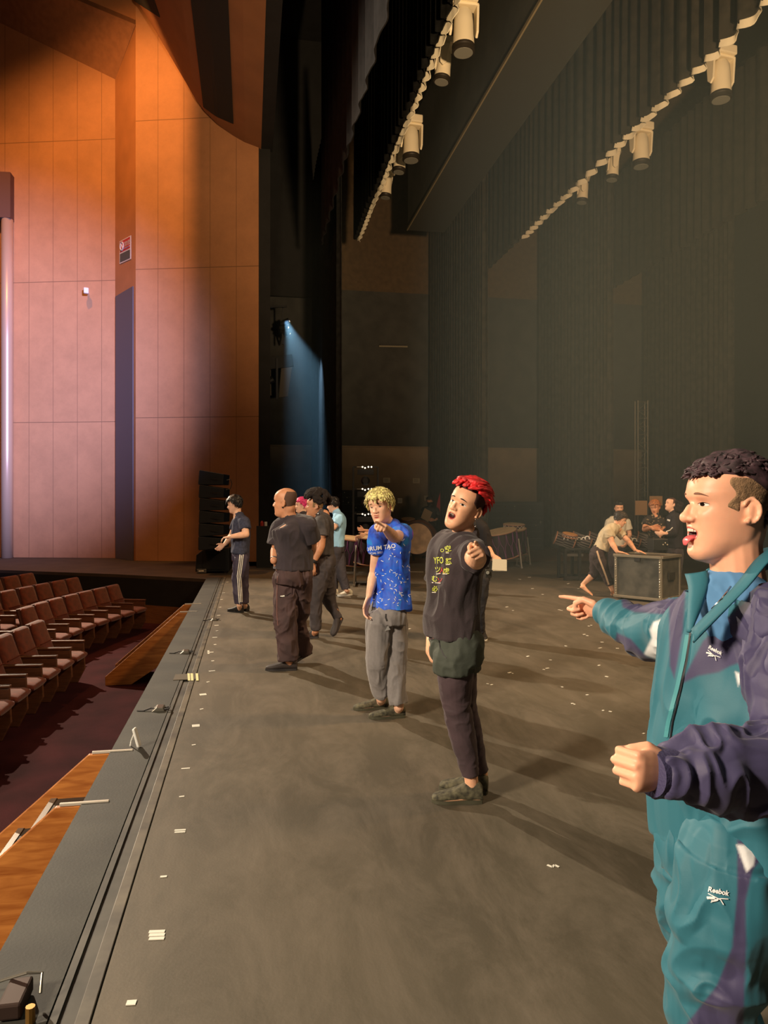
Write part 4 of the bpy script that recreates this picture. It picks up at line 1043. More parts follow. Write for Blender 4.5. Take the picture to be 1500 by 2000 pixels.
# man with the afro
R = person('man with a round black afro in grey T-shirt, striding behind the bald man', 8.5,
    head=(615, 988, 0, 80, 4, 0, 1.03),
    torso=[(630, 1082, 0, 82, .17, .125), (630, 1062, 0, 82, .16, .12), (630, 1040, 0, 80, .165, .125), (630, 1022, 0, 80, .19, .12), (628, 1012, 0, 80, .17, .09), (625, 1004, .0, 80, .07, .06)],
    hips=[(633, 1106, 0, 82, .155, .13), (632, 1092, 0, 82, .16, .13), (630, 1078, 0, 82, .13, .105)],
    arms={'L': dict(sh=(628, 1022, -.18), el=(627, 1066, -.24), wr=(612, 1098, -.26), he=(610, 1124, -.24), n=facing(20), k=1.15, sl=.58, slr=(.085, .082)),
          'R': dict(sh=(632, 1022, .18), el=(624, 1055, .26), wr=(607, 1080, .2), he=(598, 1092, .2), k=1.1, sl=.5)},
    legs={'L': dict(hip=(632, 1104, -.08), kn=(614, 1172, -.1), an=(617, 1232, -.08), foot=((622, 1246), (597, 1246)), pr=(.11, .10, .078, .068, .056)),
          'R': dict(hip=(634, 1104, .1), kn=(644, 1178, .12), an=(662, 1208, .16), foot=((667, 1207, .2), (653, 1237, .1)), L=.24, pr=(.11, .095, .07, .06, .052))},
    vox=.008, skin=M_SKIND, mouth=.5, eye_h=.0035,
    shirt=dict(mat=mat('charcoal_tee', (72, 68, 68), .85, var=.15, vscale=12), fold=(.010, 7, (1, 1, .5))),
    pants=dict(mat=mat('charcoal_pants', (66, 60, 62), .85, var=.1), name='trousers', f=1.95, fold=(.009, 8, (1, 1, .6))))
shoes(R, mat('grey_tabi', (60, 54, 54), .8), None, L_=.245, w=.045, h=.07, name='tabi_sock')
H = R['H']; mb = MB(); rr = random.Random(3)
for k in range(240):
    a, b_ = rr.uniform(0, 6.28), rr.uniform(-.25, 1.57); r = .138
    v = Vector((math.cos(a) * math.cos(b_) * r * 1.0, math.sin(a) * math.cos(b_) * r * 1.05 - .018, math.sin(b_) * r * .90 + .180))
    if v.y > .06 and v.z < .20: continue
    mb.sphere(H.w(v), rr.uniform(.02, .03), 7, 5)
solid(mb, 'afro_hair', .008, mat('afro', (34, 26, 24), .95, bump=.8, bscale=160), R['body'], smooth=1, fold=(.003, 40, (1, 1, 1)))
mb = MB(); hair_cap(mb, H, lambda V: sm(.002, V[:, 2] - .10, .030 - V[:, 1]), R['hp'], .0004); mb.build('faded_sides', mat('fade_stubble', (140, 112, 78), .9), R['body'], smooth=True)
q = R['arms']['L']['_p']; mb = MB(); c = q[2].lerp(q[1], .06); ax = (q[1] - q[2]).normalized(); mb.lathe([(.030, -.02), (.036, -.018), (.036, .018), (.030, .02)], c, ax, 18); mb.build('wristwatch', M_BLKSHOE, R['body'], smooth=True)
mb = MB(); nk = Vector(W(625, 1003, 8.5)); ring = [nk + Vector((.075 * math.cos(t), .07 * math.sin(t), .012 * math.sin(t * 1 + 2))) for t in np.linspace(0, 6.283, 24)]; mb.tube(ring, .004, 6); mb.build('necklace', mat('silver', (200, 200, 200), .2, 1.0), R['body'], smooth=True)
# pink hair
R = person('man with bright pink hair, mostly hidden behind the bald man', 11.6,
    head=(589, 987, 0, 70, 0, 0, 1.0),
    torso=[(597, 1068, 0, 70, .16, .115), (596, 1040, 0, 70, .16, .115), (595, 1018, 0, 70, .18, .11), (594, 1009, 0, 70, .15, .08), (593, 1003, .0, 70, .065, .055)],
    hips=[(598, 1084, 0, 70, .15, .115), (598, 1074, 0, 70, .15, .115), (597, 1064, 0, 70, .12, .1)],
    arms={'L': dict(sh=(600, 1018, -.1), el=(602, 1045, -.12), wr=(595, 1065, -.2), he=(592, 1078, -.2)), 'R': dict(sh=(590, 1018, .14), el=(590, 1045, .18), wr=(585, 1065, .1), he=(583, 1078, .1))},
    legs={'L': dict(hip=(600, 1084, -.08), kn=(600, 1125, -.1), an=(602, 1164, -.05), foot=((604, 1172), (575, 1170))), 'R': dict(hip=(596, 1084, .1), kn=(596, 1125, .1), an=(598, 1162, .15), foot=((600, 1168), (572, 1166)))},
    vox=.010, skin=M_SKINB, eye_h=.003, shirt=dict(mat=M_BLKTEE), pants=dict(mat=M_BLKTEE, f=1.95))
shoes(R, M_BLKSHOE)
short_hair(R, mat('pink_hair', (214, 58, 120), .5, var=.2, vscale=40), top=.168, back=.085, thick=.020, n=130, seed=5, ln=.05, flow=lambda p: (p[0] * 3, .3, -.8))
# light blue T-shirt
R = person('man in light blue T-shirt and white sneakers, head bowed, beside the rope-laced drums', 12.2,
    head=(650, 986, 0, 95, -14, 0, 1.0),
    torso=[(658, 1067, 0, 98, .165, .115), (659, 1048, 0, 98, .155, .11), (661, 1030, 0, 98, .165, .115), (662, 1015, 0, 98, .19, .11), (660, 1006, 0, 98, .16, .08), (657, 1000, .0, 98, .065, .055)],
    hips=[(658, 1078, 0, 98, .15, .12), (658, 1070, 0, 98, .155, .12), (658, 1061, 0, 98, .125, .1)],
    arms={'L': dict(sh=(664, 1014, -.16), el=(652, 1031, -.24), wr=(650, 1026, .05), he=(652, 1020, .15), sl=.62, slr=(.075, .078)), 'R': dict(sh=(660, 1014, .17), el=(648, 1034, .2), wr=(654, 1030, -.05), he=(660, 1026, -.12), sl=.5)},
    legs={'L': dict(hip=(655, 1078, -.06), kn=(650, 1115, -.05), an=(651, 1152, -.05), foot=((660, 1161), (632, 1161)), pr=(.11, .10, .085, .078, .072)), 'R': dict(hip=(661, 1078, .05), kn=(665, 1113, -.05), an=(676, 1153, -.08), foot=((686, 1162), (659, 1165)), pr=(.11, .10, .085, .076, .07))},
    vox=.009, skin=M_SKINB, eye_h=.002, shirt=dict(mat=mat('light_blue_tee', (158, 210, 250), .8, var=.05), fold=(.008, 7, (1, 1, .5))), pants=dict(mat=mat('charcoal_jeans', (66, 62, 68), .85, var=.1), f=1.95))
shoes(R, mat('white_sneaker', (222, 220, 206), .6), mat('white_sole', (232, 230, 222), .6), L_=.29, w=.05, h=.075)
short_hair(R, M_BLKHAIR, top=.165, back=.08, thick=.022, n=120, seed=6, ln=.055, lift=.007)

# ---------------------------------------------------------------- people upstage
# pusher
R = person('man in pale T-shirt and rolled track pants pushing the flight case', 12.25,
    head=(1212, 1014, -.02, -72, -22, 0, 1.0),
    torso=[(1173, 1074, 0, -80, .165, .115), (1178, 1060, 0, -80, .16, .11), (1184, 1047, 0, -80, .16, .115), (1192, 1037, 0, -80, .185, .11), (1200, 1031, 0, -80, .16, .085), (1206, 1027, .0, -80, .065, .055)],
    hips=[(1165, 1084, 0, -80, .15, .12), (1169, 1077, 0, -80, .155, .12), (1175, 1070, 0, -80, .125, .1)],
    arms={'R': dict(sh=(1189, 1038, -.16), el=(1195, 1060, -.22), wr=(1205, 1077, -.30), he=(1220, 1080, -.36), n=UP, pose='flat', k=1.1, sl=.55, t=-1), 'L': dict(sh=(1204, 1036, .16), el=(1227, 1056, .08), wr=(1240, 1074, -.25), he=(1256, 1078.5, -.34), n=UP, pose='flat', k=1.05, sl=.6, t=1)},
    legs={'R': dict(hip=(1167, 1084, -.08), kn=(1180, 1115, -.10), an=(1196, 1152, -.12), foot=((1195, 1164), (1212, 1168)), pf=1.75, bare=1, toes=1, L=.24, pr=(.115, .105, .08, .07, .06)), 'L': dict(hip=(1165, 1084, .08), kn=(1162, 1119, .1), an=(1138, 1142, .1), foot=((1132, 1148, .1), (1151, 1160, .02)), pf=1.3, bare=1, toes=1, L=.25, pr=(.115, .10, .08, .075, .078))},
    vox=.008, skin=M_SKIN, eye_h=.003, shirt=dict(mat=mat('pale_tee', (196, 182, 152), .85, var=.06), fold=(.009, 7, (1, 1, .8))), pants=dict(mat=mat('plum_track', (54, 42, 44), .85), f=1.7, keep=True, name='track_pants'))
ribbon('side_stripe', mat('cream_stripe', (206, 180, 150), .7), R['pants'], R['pbvh'], [(1166, 1076), (1170, 1090), (1177, 1108), (1183, 1124), (1189, 1142)], 3.4, off=.004)
short_hair(R, mat('brown_black_hair', (44, 36, 28), .6, var=.15), top=.165, back=.085, thick=.024, n=130, seed=7, ln=.06, lift=.006)
# behind the pusher
R = person('man in white T-shirt with slicked black hair, behind the man pushing the case', 14.2,
    head=(1209, 992, 0, 10, -8, 0, 1.03),
    torso=[(1206, 1066, 0, 12, .155, .105), (1206, 1040, 0, 12, .155, .105), (1206, 1022, 0, 12, .175, .105), (1207, 1012, 0, 12, .15, .08), (1208, 1008, .0, 12, .065, .055)],
    hips=[(1206, 1082, 0, 12, .15, .11), (1206, 1074, 0, 12, .15, .11), (1206, 1064, 0, 12, .12, .09)],
    arms={'R': dict(sh=(1190, 1020, 0), el=(1184, 1044, 0), wr=(1190, 1062, -.2), he=(1198, 1068, -.3)), 'L': dict(sh=(1224, 1020, 0), el=(1230, 1044, 0), wr=(1224, 1062, -.2), he=(1218, 1068, -.3))},
    legs={'L': dict(hip=(1214, 1084, 0), kn=(1215, 1112, 0), an=(1215, 1132, 0), foot=((1215, 1139), (1214, 1142))), 'R': dict(hip=(1198, 1084, 0), kn=(1197, 1112, 0), an=(1197, 1132, 0), foot=((1197, 1139), (1196, 1142)))},
    vox=.010, skin=M_SKIN, eye_h=.0025, shirt=dict(mat=mat('white_tee', (216, 208, 186), .8)), pants=dict(mat=M_BLKTEE, f=1.9))
shoes(R, M_BLKSHOE, L_=.26)
short_hair(R, M_BLKHAIR, top=.178, back=.10, thick=.014, n=90, seed=8, ln=.05, flow=lambda p: (p[0] * 2, -1, .3))
# crossed arms
M_PAT = mat('patterned_black_tee', (34, 28, 26), .8, col2=(150, 130, 96), vscale=26)
MATS['patterned_black_tee'].node_tree.nodes['Color Ramp'].color_ramp.elements[0].position = .55
R = person('man with orange-brown hair and patterned black T-shirt, arms crossed, behind the drum rack', 13.4,
    head=(1279, 991, 0, 34, -12, 4, 1.05),
    torso=[(1284, 1066, 0, 22, .16, .11), (1284, 1046, 0, 22, .155, .11), (1282, 1030, 0, 22, .175, .115), (1281, 1018, 0, 22, .19, .105), (1281, 1010, 0, 24, .15, .08), (1281, 1005, .0, 24, .065, .055)],
    hips=[(1284, 1082, 0, 22, .15, .11), (1284, 1074, 0, 22, .155, .115), (1284, 1062, 0, 22, .12, .09)],
    arms={'R': dict(sh=(1264, 1018, -.02), el=(1259, 1034, -.12), wr=(1272, 1030, -.26), he=(1284, 1027, -.22), sl=.55, k=1.2), 'L': dict(sh=(1299, 1020, .02), el=(1294, 1038, -.14), wr=(1276, 1033, -.28), he=(1266, 1028, -.22), sl=.55, k=1.2)},
    legs={'L': dict(hip=(1292, 1084, 0), kn=(1293, 1118, 0), an=(1293, 1142, 0), foot=((1293, 1148), (1291, 1152))), 'R': dict(hip=(1276, 1084, 0), kn=(1275, 1118, 0), an=(1275, 1142, 0), foot=((1275, 1148), (1273, 1152)))},
    vox=.009, skin=M_SKIND, eye_h=.0025, smile=1.5, shirt=dict(mat=M_PAT, slr=(.078, .08)), pants=dict(mat=M_BLKTEE, f=1.9))
shoes(R, M_BLKSHOE, L_=.26)
short_hair(R, mat('orange_brown_hair', (150, 92, 50), .55, var=.3, vscale=50), top=.170, back=.10, thick=.022, n=110, seed=9, ln=.05)
# person in black long sleeves
R = person('person in black long-sleeved top with dark bushy hair, looking up at the right', 13.2,
    head=(1310, 985, 0, 78, 12, 0, 1.0),
    torso=[(1318, 1070, 0, 75, .16, .115), (1318, 1046, 0, 75, .155, .11), (1317, 1028, 0, 72, .165, .11), (1316, 1014, 0, 72, .175, .105), (1315, 1006, 0, 72, .14, .08), (1314, 1001, .0, 72, .06, .05)],
    hips=[(1318, 1084, 0, 75, .155, .12), (1318, 1076, 0, 75, .16, .12), (1318, 1064, 0, 75, .13, .1)],
    arms={'L': dict(sh=(1321, 1014, -.12), el=(1316, 1040, -.2), wr=(1300, 1042, -.28), he=(1288, 1042, -.26), sl=1.85), 'R': dict(sh=(1308, 1015, .12), el=(1304, 1036, .12), wr=(1296, 1042, -.05), he=(1287, 1046, -.1), sl=1.85)},
    legs={'L': dict(hip=(1322, 1086, -.05), kn=(1322, 1120, 0), an=(1323, 1144, 0), foot=((1325, 1152), (1300, 1152))), 'R': dict(hip=(1314, 1086, .08), kn=(1314, 1118, .1), an=(1315, 1140, .1), foot=((1317, 1148), (1292, 1148)))},
    vox=.009, skin=M_SKINB, eye_h=.0025, shirt=dict(mat=mat('black_longsleeve', (36, 30, 36), .85), name='long_sleeved_top', cuff=.045, keep=True), pants=dict(mat=M_BLKTEE, f=1.9))
shoes(R, M_BLKSHOE, L_=.26)
ribbon('chest_tag', M_WHITE, R['shirt'], R['sbvh'], [(1303.5, 1015), (1309, 1017)], 3.4, off=.01)
ribbon('sleeve_print', whp, R['shirt'], R['sbvh'], [(1301, 1038), (1308, 1036), (1314, 1030)], 1.6, off=.006)
H = R['H']; mb = MB(); rr = random.Random(13)
for k in range(110):
    v = Vector((rr.uniform(-.09, .09), rr.uniform(-.18, -.04), rr.uniform(.02, .19)))
    mb.sphere(H.w(v), rr.uniform(.022, .034), 7, 5)
solid(mb, 'bushy_hair', .010, MATS['afro'], R['body'], smooth=1, fold=(.004, 35, (1, 1, 1)))
mb = MB(); hair_cap(mb, H, lambda V: np.where((V[:, 2] > .20 - 0 * V[:, 1]) | ((V[:, 2] > .11) & (V[:, 1] < .01)), .004, 0), R['hp'], .001); mb.build('tied_hair', mat('tied_brown_hair', (84, 54, 46), .7), R['body'], smooth=True)
# masked stagehand
R = person('stagehand in black with face mask holding papers, in front of the wing wall', 20.2,
    head=(839, 978, 0, 18, -12, 0, 1.0),
    torso=[(840, 1028, 0, 15, .165, .11), (840, 1014, 0, 15, .16, .11), (840, 1003, 0, 15, .175, .11), (840, 996, 0, 15, .18, .1), (840, 992, 0, 15, .14, .08), (840, 989, .0, 15, .065, .055)],
    hips=[(840, 1036, 0, 15, .155, .115), (840, 1030, 0, 15, .16, .12), (840, 1024, 0, 15, .13, .1)],
    arms={'R': dict(sh=(828, 996, 0), el=(825, 1010, -.05), wr=(834, 1014, -.25), he=(842, 1014, -.25), sl=1.6), 'L': dict(sh=(853, 996, 0), el=(858, 1010, -.02), wr=(850, 1016, -.2), he=(844, 1016, -.25), sl=1.6)},
    legs={'R': dict(hip=(835, 1038, 0), kn=(833, 1062, 0), an=(831, 1084, 0), foot=((830, 1088), (824, 1091))), 'L': dict(hip=(846, 1038, 0), kn=(848, 1062, 0), an=(848, 1084, 0), foot=((849, 1088), (848, 1091.5)))},
    vox=.014, skin=M_SKIND, face=False, shirt=dict(mat=M_BLKSHOE, name='black_shirt', cuff=.05, fold=(.008, 7, (1, 1, 1))), pants=dict(mat=M_BLKSHOE, f=1.92, pr=(.11, .1, .09, .085, .08)))
shoes(R, M_BLKSHOE, L_=.28)
short_hair(R, M_BLKHAIR, top=.16, back=.08, thick=.016, n=60, seed=10)
H = R['H']; mb = MB(); mb.loft([(H.w((0, .03, z)), H.d((1, 0, 0)) * w_, H.d((0, 1, 0)) * dd_) for z, w_, dd_ in ((0.0, .04, .05), (.03, .062, .07), (.07, .070, .075), (.088, .068, .078), (.1, .03, .06))], 18); mb.build('face_mask', M_BLKSHOE, R['body'], smooth=True)
c = W(833, 1006, 19.9); mb = MB(); mb.box(c, (.24, .012, .32), Matrix.Rotation(.5, 3, 'Y') @ Matrix.Rotation(-.4, 3, 'X')); tag(mb.build('clipboard', mat('paper_tan', (176, 150, 118), .8)), 'tan papers held to the chest of the masked stagehand', 'papers')
# drummer, mostly behind the blonde man
R = person('drummer in dark top leaning over the rope drums, mostly hidden behind the blonde man', 13.3,
    head=(741, 990, 0, 60, -20, 0, 1.0),
    torso=[(752, 1072, 0, 60, .16, .11), (750, 1050, 0, 60, .155, .11), (748, 1032, 0, 60, .175, .115), (746, 1020, 0, 60, .16, .085), (744, 1010, .0, 60, .065, .055)],
    hips=[(754, 1086, 0, 60, .15, .11), (753, 1078, 0, 60, .155, .115), (752, 1066, 0, 60, .12, .09)],
    arms={'L': dict(sh=(752, 1024, -.15), el=(738, 1044, -.3), wr=(714, 1042, -.5), he=(704, 1048, -.55), sl=1.3), 'R': dict(sh=(740, 1024, .1), el=(728, 1040, 0), wr=(712, 1036, -.2), he=(702, 1034, -.25), sl=1.3)},
    legs={'L': dict(hip=(756, 1086, -.05), kn=(754, 1118, 0), an=(756, 1142, 0), foot=((758, 1150), (736, 1150))), 'R': dict(hip=(750, 1086, .08), kn=(750, 1118, .1), an=(752, 1140, .1), foot=((754, 1146), (733, 1146)))},
    vox=.010, skin=M_SKINB, face=False, shirt=dict(mat=MATS['black_longsleeve'], name='long_sleeved_top'), pants=dict(mat=M_BLKTEE, f=1.9))
shoes(R, M_BLKSHOE, L_=.26); short_hair(R, M_BLKHAIR, seed=12)
# person behind the red-haired man
R = person('person in black with neck lanyard and papers, hidden behind the red-haired man', 8.45,
    head=(925, 986, 0, -20, 0, 0, 1.0),
    torso=[(930, 1110, 0, -30, .16, .115), (928, 1080, 0, -30, .155, .11), (926, 1045, 0, -30, .175, .115), (925, 1027, 0, -30, .18, .1), (925, 1018, 0, -30, .14, .08), (925, 1010, .0, -30, .06, .05)],
    hips=[(933, 1136, 0, -40, .15, .12), (932, 1118, 0, -40, .155, .12), (931, 1102, 0, -40, .125, .1)],
    arms={'L': dict(sh=(943, 1034, -.1), el=(950, 1068, -.1), wr=(962, 1084, -.25), he=(979, 1098, -.35), sl=1.15, pose='hold', n=facing(-20)), 'R': dict(sh=(905, 1034, .1), el=(905, 1075, .1), wr=(915, 1095, -.1), he=(925, 1105, -.2), sl=1.3)},
    legs={'L': dict(hip=(938, 1136, -.1), kn=(935, 1190, -.1), an=(938, 1236, .0), foot=((941, 1244), (944, 1251)), pr=(.10, .092, .07, .062, .052)), 'R': dict(hip=(928, 1136, .1), kn=(931, 1190, .05), an=(930, 1238, .0), foot=((930, 1247), (934, 1255)), pr=(.10, .09, .07, .062, .052))},
    vox=.009, skin=M_SKIN, face=False, shirt=dict(mat=mat('black_shirt_dark', (32, 30, 32), .85), name='black_shirt', cuff=.05), pants=dict(mat=mat('black_jeans', (40, 40, 44), .85), f=1.95))
shoes(R, mat('black_white_sneaker', (40, 38, 36), .6), M_WHITE, L_=.26)
short_hair(R, mat('dark_brown_hair', (70, 46, 34), .7), seed=14)
q = W(975, 1103, 8.0); mb = MB(); mb.box(q, (.15, .004, .12), Matrix.Rotation(-TH, 3, 'Z') @ Matrix.Rotation(.06, 3, 'Y')); mb.box(q + Vector((.01, .008, -.008)), (.15, .003, .12), Matrix.Rotation(-TH - .1, 3, 'Z')); tag(mb.build('paper_sheet', mat('cream_paper', (238, 226, 196), .7)), 'cream papers held in a hand beside the red-haired man', 'papers')
mb = MB(); mb.tube([W(948, 1060, 8.2), W(953, 1085, 8.15), W(954, 1108, 8.12)], .005, 6); t = thing('lanyard_device', 'small black device hanging on a lanyard beside the red-haired man', 'camera', W(954, 1110, 8.12)); mb.build('strap', M_BLKSHOE, t)
mb = MB(); mb.box(W(954, 1120, 8.12), (.07, .03, .09)); mb.build('casing', mat('device_casing', (58, 58, 54), .35, .3), t, bevel=.006); mb = MB(); mb.tube([W(953, 1118, 8.10), W(952.5, 1118.5, 8.05)], .018, 14); mb.build('lens', M_LENS, t)

# ---------------------------------------------------------------- foreground man in the tracksuit
TEAL = (40, 106, 124); NAVY = (66, 62, 98); WHT = (226, 228, 232)
def vcol_mat(name, rough=.62, bump=.03):
    m = mat(name, TEAL, rough, bump=bump, bscale=260, sheen=.1); a = N(m, 'ShaderNodeVertexColor', layer_name='Col'); L(m, a.outputs[0], bsdf(m).inputs['Base Color']); return m
M_TRACK = vcol_mat('nylon_panels')
def to_px(v):
    v = v - np.array([0, 0, CH]); d = v @ np.array([ST, CT, 0]); l = v @ np.array([CT, -ST, 0]); return np.stack([750 + l / d * FPX, HY - v[:, 2] / d * FPX], 1), d
def in_poly(P, poly):
    x, y = P[:, 0], P[:, 1]; r = np.zeros(len(P), bool); n = len(poly)
    for i in range(n):
        (x1, y1), (x2, y2) = poly[i], poly[(i + 1) % n]
        c = ((y1 > y) != (y2 > y)) & (x < (x2 - x1) * (y - y1) / ((y2 - y1) or 1e-9) + x1); r ^= c
    return r
def colorize(o, base, polys, back=None):
    me = o.data; v, nn = get_vn(me); off = np.array(o['_off']) if '_off' in o else 0; w = v + off; P, d = to_px(w)
    view = w - np.array([0, 0, CH]); front = (nn * view).sum(1) < 0
    col = np.tile(np.array(lin(base)), (len(v), 1)).astype(np.float32)
    if back is not None: col[~front] = lin(back)
    for poly, c, both in polys:
        ins = in_poly(P, poly); sd = np.full(len(P), 1e9)
        for i in range(len(poly)):
            a_, b_ = np.array(poly[i], float), np.array(poly[(i + 1) % len(poly)], float); e_ = b_ - a_; t_ = np.clip(((P - a_) @ e_) / (e_ @ e_), 0, 1); sd = np.minimum(sd, np.linalg.norm(P - a_ - t_[:, None] * e_, axis=1))
        w_ = np.clip(.5 + np.where(ins, sd, -sd) / 5.0, 0, 1) * (front | both); col = col * (1 - w_[:, None]) + np.array(lin(c), np.float32) * w_[:, None]
    at = me.color_attributes.new('Col', 'FLOAT_COLOR', 'POINT'); at.data.foreach_set('color', np.ascontiguousarray(col, np.float32).ravel())
D0 = 1.75
feetL = W(1402, 2260, D0 - .07); feetL.z = 0; feetR = W(1420, 2025, D0 + .30); feetR.z = 0; fd = facing(80)
TOR = [(1438, 1652, 0, 58, .205, .138), (1436, 1570, 0, 58, .212, .142), (1432, 1480, 0, 58, .210, .140), (1437, 1385, 0, 58, .200, .134), (1446, 1295, 0, 56, .196, .122), (1448, 1235, 0, 56, .196, .108), (1446, 1185, .0, 56, .160, .088), (1443, 1150, .0, 56, .09, .07)]
R = person('man in teal and navy tracksuit at the right edge, tongue out, pointing left', D0,
    head=(1421, 989, 0, 85, 3, 0, 1.02),
    torso=[(a, b, c, d_, e * .9, f * .9) for a, b, c, d_, e, f in TOR],
    hips=[(1428, 1690, 0, 66, .16, .13), (1428, 1650, 0, 64, .165, .135), (1428, 1610, 0, 60, .15, .12)],
    arms={'L': dict(sh=(1534, 1228, -.14), el=(1570, 1490, -.28), wr=(1322, 1507, -.40), he=(1240, 1507, -.45), n=-FWD + UP * .1, pose='fist', k=1.0),
          'R': dict(sh=(1350, 1230, .17), el=(1258, 1238, .42), wr=(1182, 1194, .62), he=(1120, 1181, .74), n=FWD + UP * .25, pose='point')},
    legs={'L': dict(hip=(1425, 1670, -.09), kn=(1388, 1935, -.09), an=(1402, 2260, -.07), foot=(feetL - fd * .06, feetL + fd * .2)),
          'R': dict(hip=(1372, 1670, .10), kn=(1366, 1808, .15), an=(1420, 2025, .30), foot=(feetR - fd * .06, feetR + fd * .2))},
    vox=.0032, skin=mat('skin_peach', (240, 178, 146), .45, sss=.12, var=.04, vscale=14, spec=.4), mouth=.9, face=False, hp=dict(jaw=1.06, nose=1.2), neck=.060, hand_k=.94)
body, H, bv, root = R['body'], R['H'], R['bvh'], R['root']; hp = R['hp']
# face details
for sx in (-1, 1):
    mb = MB(); patch(mb, H, bv, sx * .034, .1385, .0165, .0024, slope=-sx * .14, arch=.003, off=.0012, taper=sx * .5, nu=20); mb.build('eyebrow', mat('thin_eyebrow', (120, 82, 62), .8), body, smooth=True)
    mb = MB(); mb.cur = 0; patch(mb, H, bv, sx * .0325, .1175, .0130, .0036, slope=-sx * .02, off=.0008, nu=18)
    mb.cur = 1; patch(mb, H, bv, sx * .0290, .1178, .0056, .0040, off=.0014, nu=14); patch(mb, H, bv, sx * .0325, .1185, .0150, .0008, arch=.0034, off=.0018, nu=18)
    mb.build('eye', [M_EYEW, M_IRIS], body, smooth=True)
zc = .0545 - .0054; rw = .0172; rh = .0112
mb = MB(); mb.cur = 0; patch(mb, H, bv, 0, zc, rw + .006, rh + .0065, off=.0006, nv=10, nu=24); mb.cur = 1; patch(mb, H, bv, 0, zc, rw + .001, rh, off=.0012, nv=10, nu=24)
mb.build('lips', [mat('lip_pink', (214, 118, 108), .4), M_LIPD], body, smooth=True)
mb = MB(); pts = [(0, .060, .042), (0, .078, .0415), (0, .089, .039), (0, .0965, .0325), (0, .0985, .0235)]
mb.loft(resample([(H.w(p), H.d((1, 0, 0)) * w_, H.d((0, .25, 1)) * h_) for p, w_, h_ in zip(pts, (.016, .017, .017, .0155, .008), (.006, .006, .0058, .005, .0028))], 14), 18)
mb.build('tongue', M_TONGUE, body, smooth=True)
mb = MB()
for k in range(6): mb.box(H.w(((k - 2.5) * .0062, .088 - .0008 * (k - 2.5) ** 2, .0575)), (.006, .004, .007), H.R)
mb.build('teeth', M_TEETH, body, bevel=.001)
# hair: shaved side with parting line and curly top
mb = MB(); hair_cap(mb, H, lambda V: sm(.0016, V[:, 2] - (.100 + .4 * np.clip(V[:, 1], 0, 1)), .181 - V[:, 2], .030 + .007 * np.sin(V[:, 2] * 120) - V[:, 1], np.maximum(np.abs(V[:, 1] + .008) - .020, V[:, 2] - .128)), hp, .0004, 80)
mb.build('shaved_side', mat('side_stubble', (112, 90, 66), .9, col2=(156, 124, 92), vscale=90, bump=.4, bscale=300), body, smooth=True)
mb = MB(); hair_cap(mb, H, lambda V: sm(.012, V[:, 2] - .184 + .03 * np.clip(-V[:, 1] / .05, 0, 1), k=2.0), hp, .007, 48)
tufts(mb, H, 520, lambda p: p[2] > (.188 if p[1] > -.05 else .17), .030, lambda p: (.2, -.6 if p[1] < .05 else .3, .0), rad=.0060, lift=.002, seed=21, hp=hp, curl=2.2, base_in=-.006, seg=7)
tufts(mb, H, 60, lambda p: p[2] > .18 and p[1] > .05, .024, lambda p: (.3, .7, -.1), rad=.006, lift=.004, seed=22, hp=hp, curl=1.6, base_in=-.004, seg=7)
tufts(mb, H, 120, lambda p: p[1] < -.05 and p[2] > .08, .05, lambda p: (0, -.6, -.5), rad=.006, lift=.006, seed=23, hp=hp, curl=1.0, base_in=-.002)
mb.build('hair', mat('dark_plum_hair', (60, 42, 48), .6, var=.3, vscale=70), body, smooth=True)
# T-shirt under the jacket
tc = [W(a[0], a[1], D0) for a in TOR]
mb = MB(); mb.loft(resample([(c, u * .86, v * .86) for c, u, v in torso_secs(tc[:-1], [a[3] for a in TOR], [a[4] for a in TOR], [a[5] for a in TOR])], 26), 26, 2.2)
nb = W(1436, 1170, D0 - .005); mb.limb([W(1436, 1200, D0 - .01), nb], [.105, .084], 20)
o = solid(mb, 't_shirt', .005, mat('blue_tee', (84, 134, 182), .85), root, smooth=4, fold=(.004, 12, (1, 1, .6))); del o['_off']
# jacket body
secs = torso_secs(tc, [a[3] for a in TOR], [a[4] for a in TOR], [a[5] for a in TOR])
mb = MB(); mb.loft(resample(secs, 40), 36, 2.3)
aL, aR = R['arms']['L']['_p'], R['arms']['R']['_p']
mb.limb([secs[-2][0].lerp(aL[0], .3), aL[0]], [.085, .092], 20); mb.limb([secs[-2][0].lerp(aR[0], .3), aR[0]], [.07, .058], 20)
jk = solid(mb, 'jacket', .0036, M_TRACK, root, smooth=5, fold=(.011, 7, (1, 1, .55)))
VNOTCH = [(1376, 1128), (1392, 1100), (1500, 1040), (1476, 1100), (1436, 1140), (1400, 1180), (1350, 1227), (1352, 1190)]
colorize(jk, TEAL, [([(1329, 1336), (1373, 1252), (1418, 1209), (1460, 1172), (1620, 1060), (1640, 1330), (1440, 1296), (1426, 1301), (1404, 1313), (1364, 1320)], NAVY, True),
                    ([(1459, 1157), (1500, 1114), (1530, 1090), (1530, 1120), (1500, 1142), (1462, 1160)], WHT, False),
                    ([(1436, 1312), (1452, 1319), (1442, 1340)], WHT, False),
                    ([(1306, 1140), (1340, 1140), (1334, 1230), (1324, 1290), (1317, 1325), (1308, 1300)], NAVY, True)])
me = jk.data; off = np.array(jk['_off']); v, nn = get_vn(me); P, dd = to_px(v + off); view = v + off - np.array([0, 0, CH]); fr = (nn * view).sum(1) < 0
kill = in_poly(P, VNOTCH) & fr
import bmesh
bm = bmesh.new(); bm.from_mesh(me); bm.verts.ensure_lookup_table()
jb = bvh_of(jk)
top = (v + off)[:, 2] > (secs[-1][0].z - .012)
bmesh.ops.delete(bm, geom=[bm.verts[i] for i in np.nonzero(kill | top)[0]], context='VERTS'); bm.to_mesh(me); bm.free()
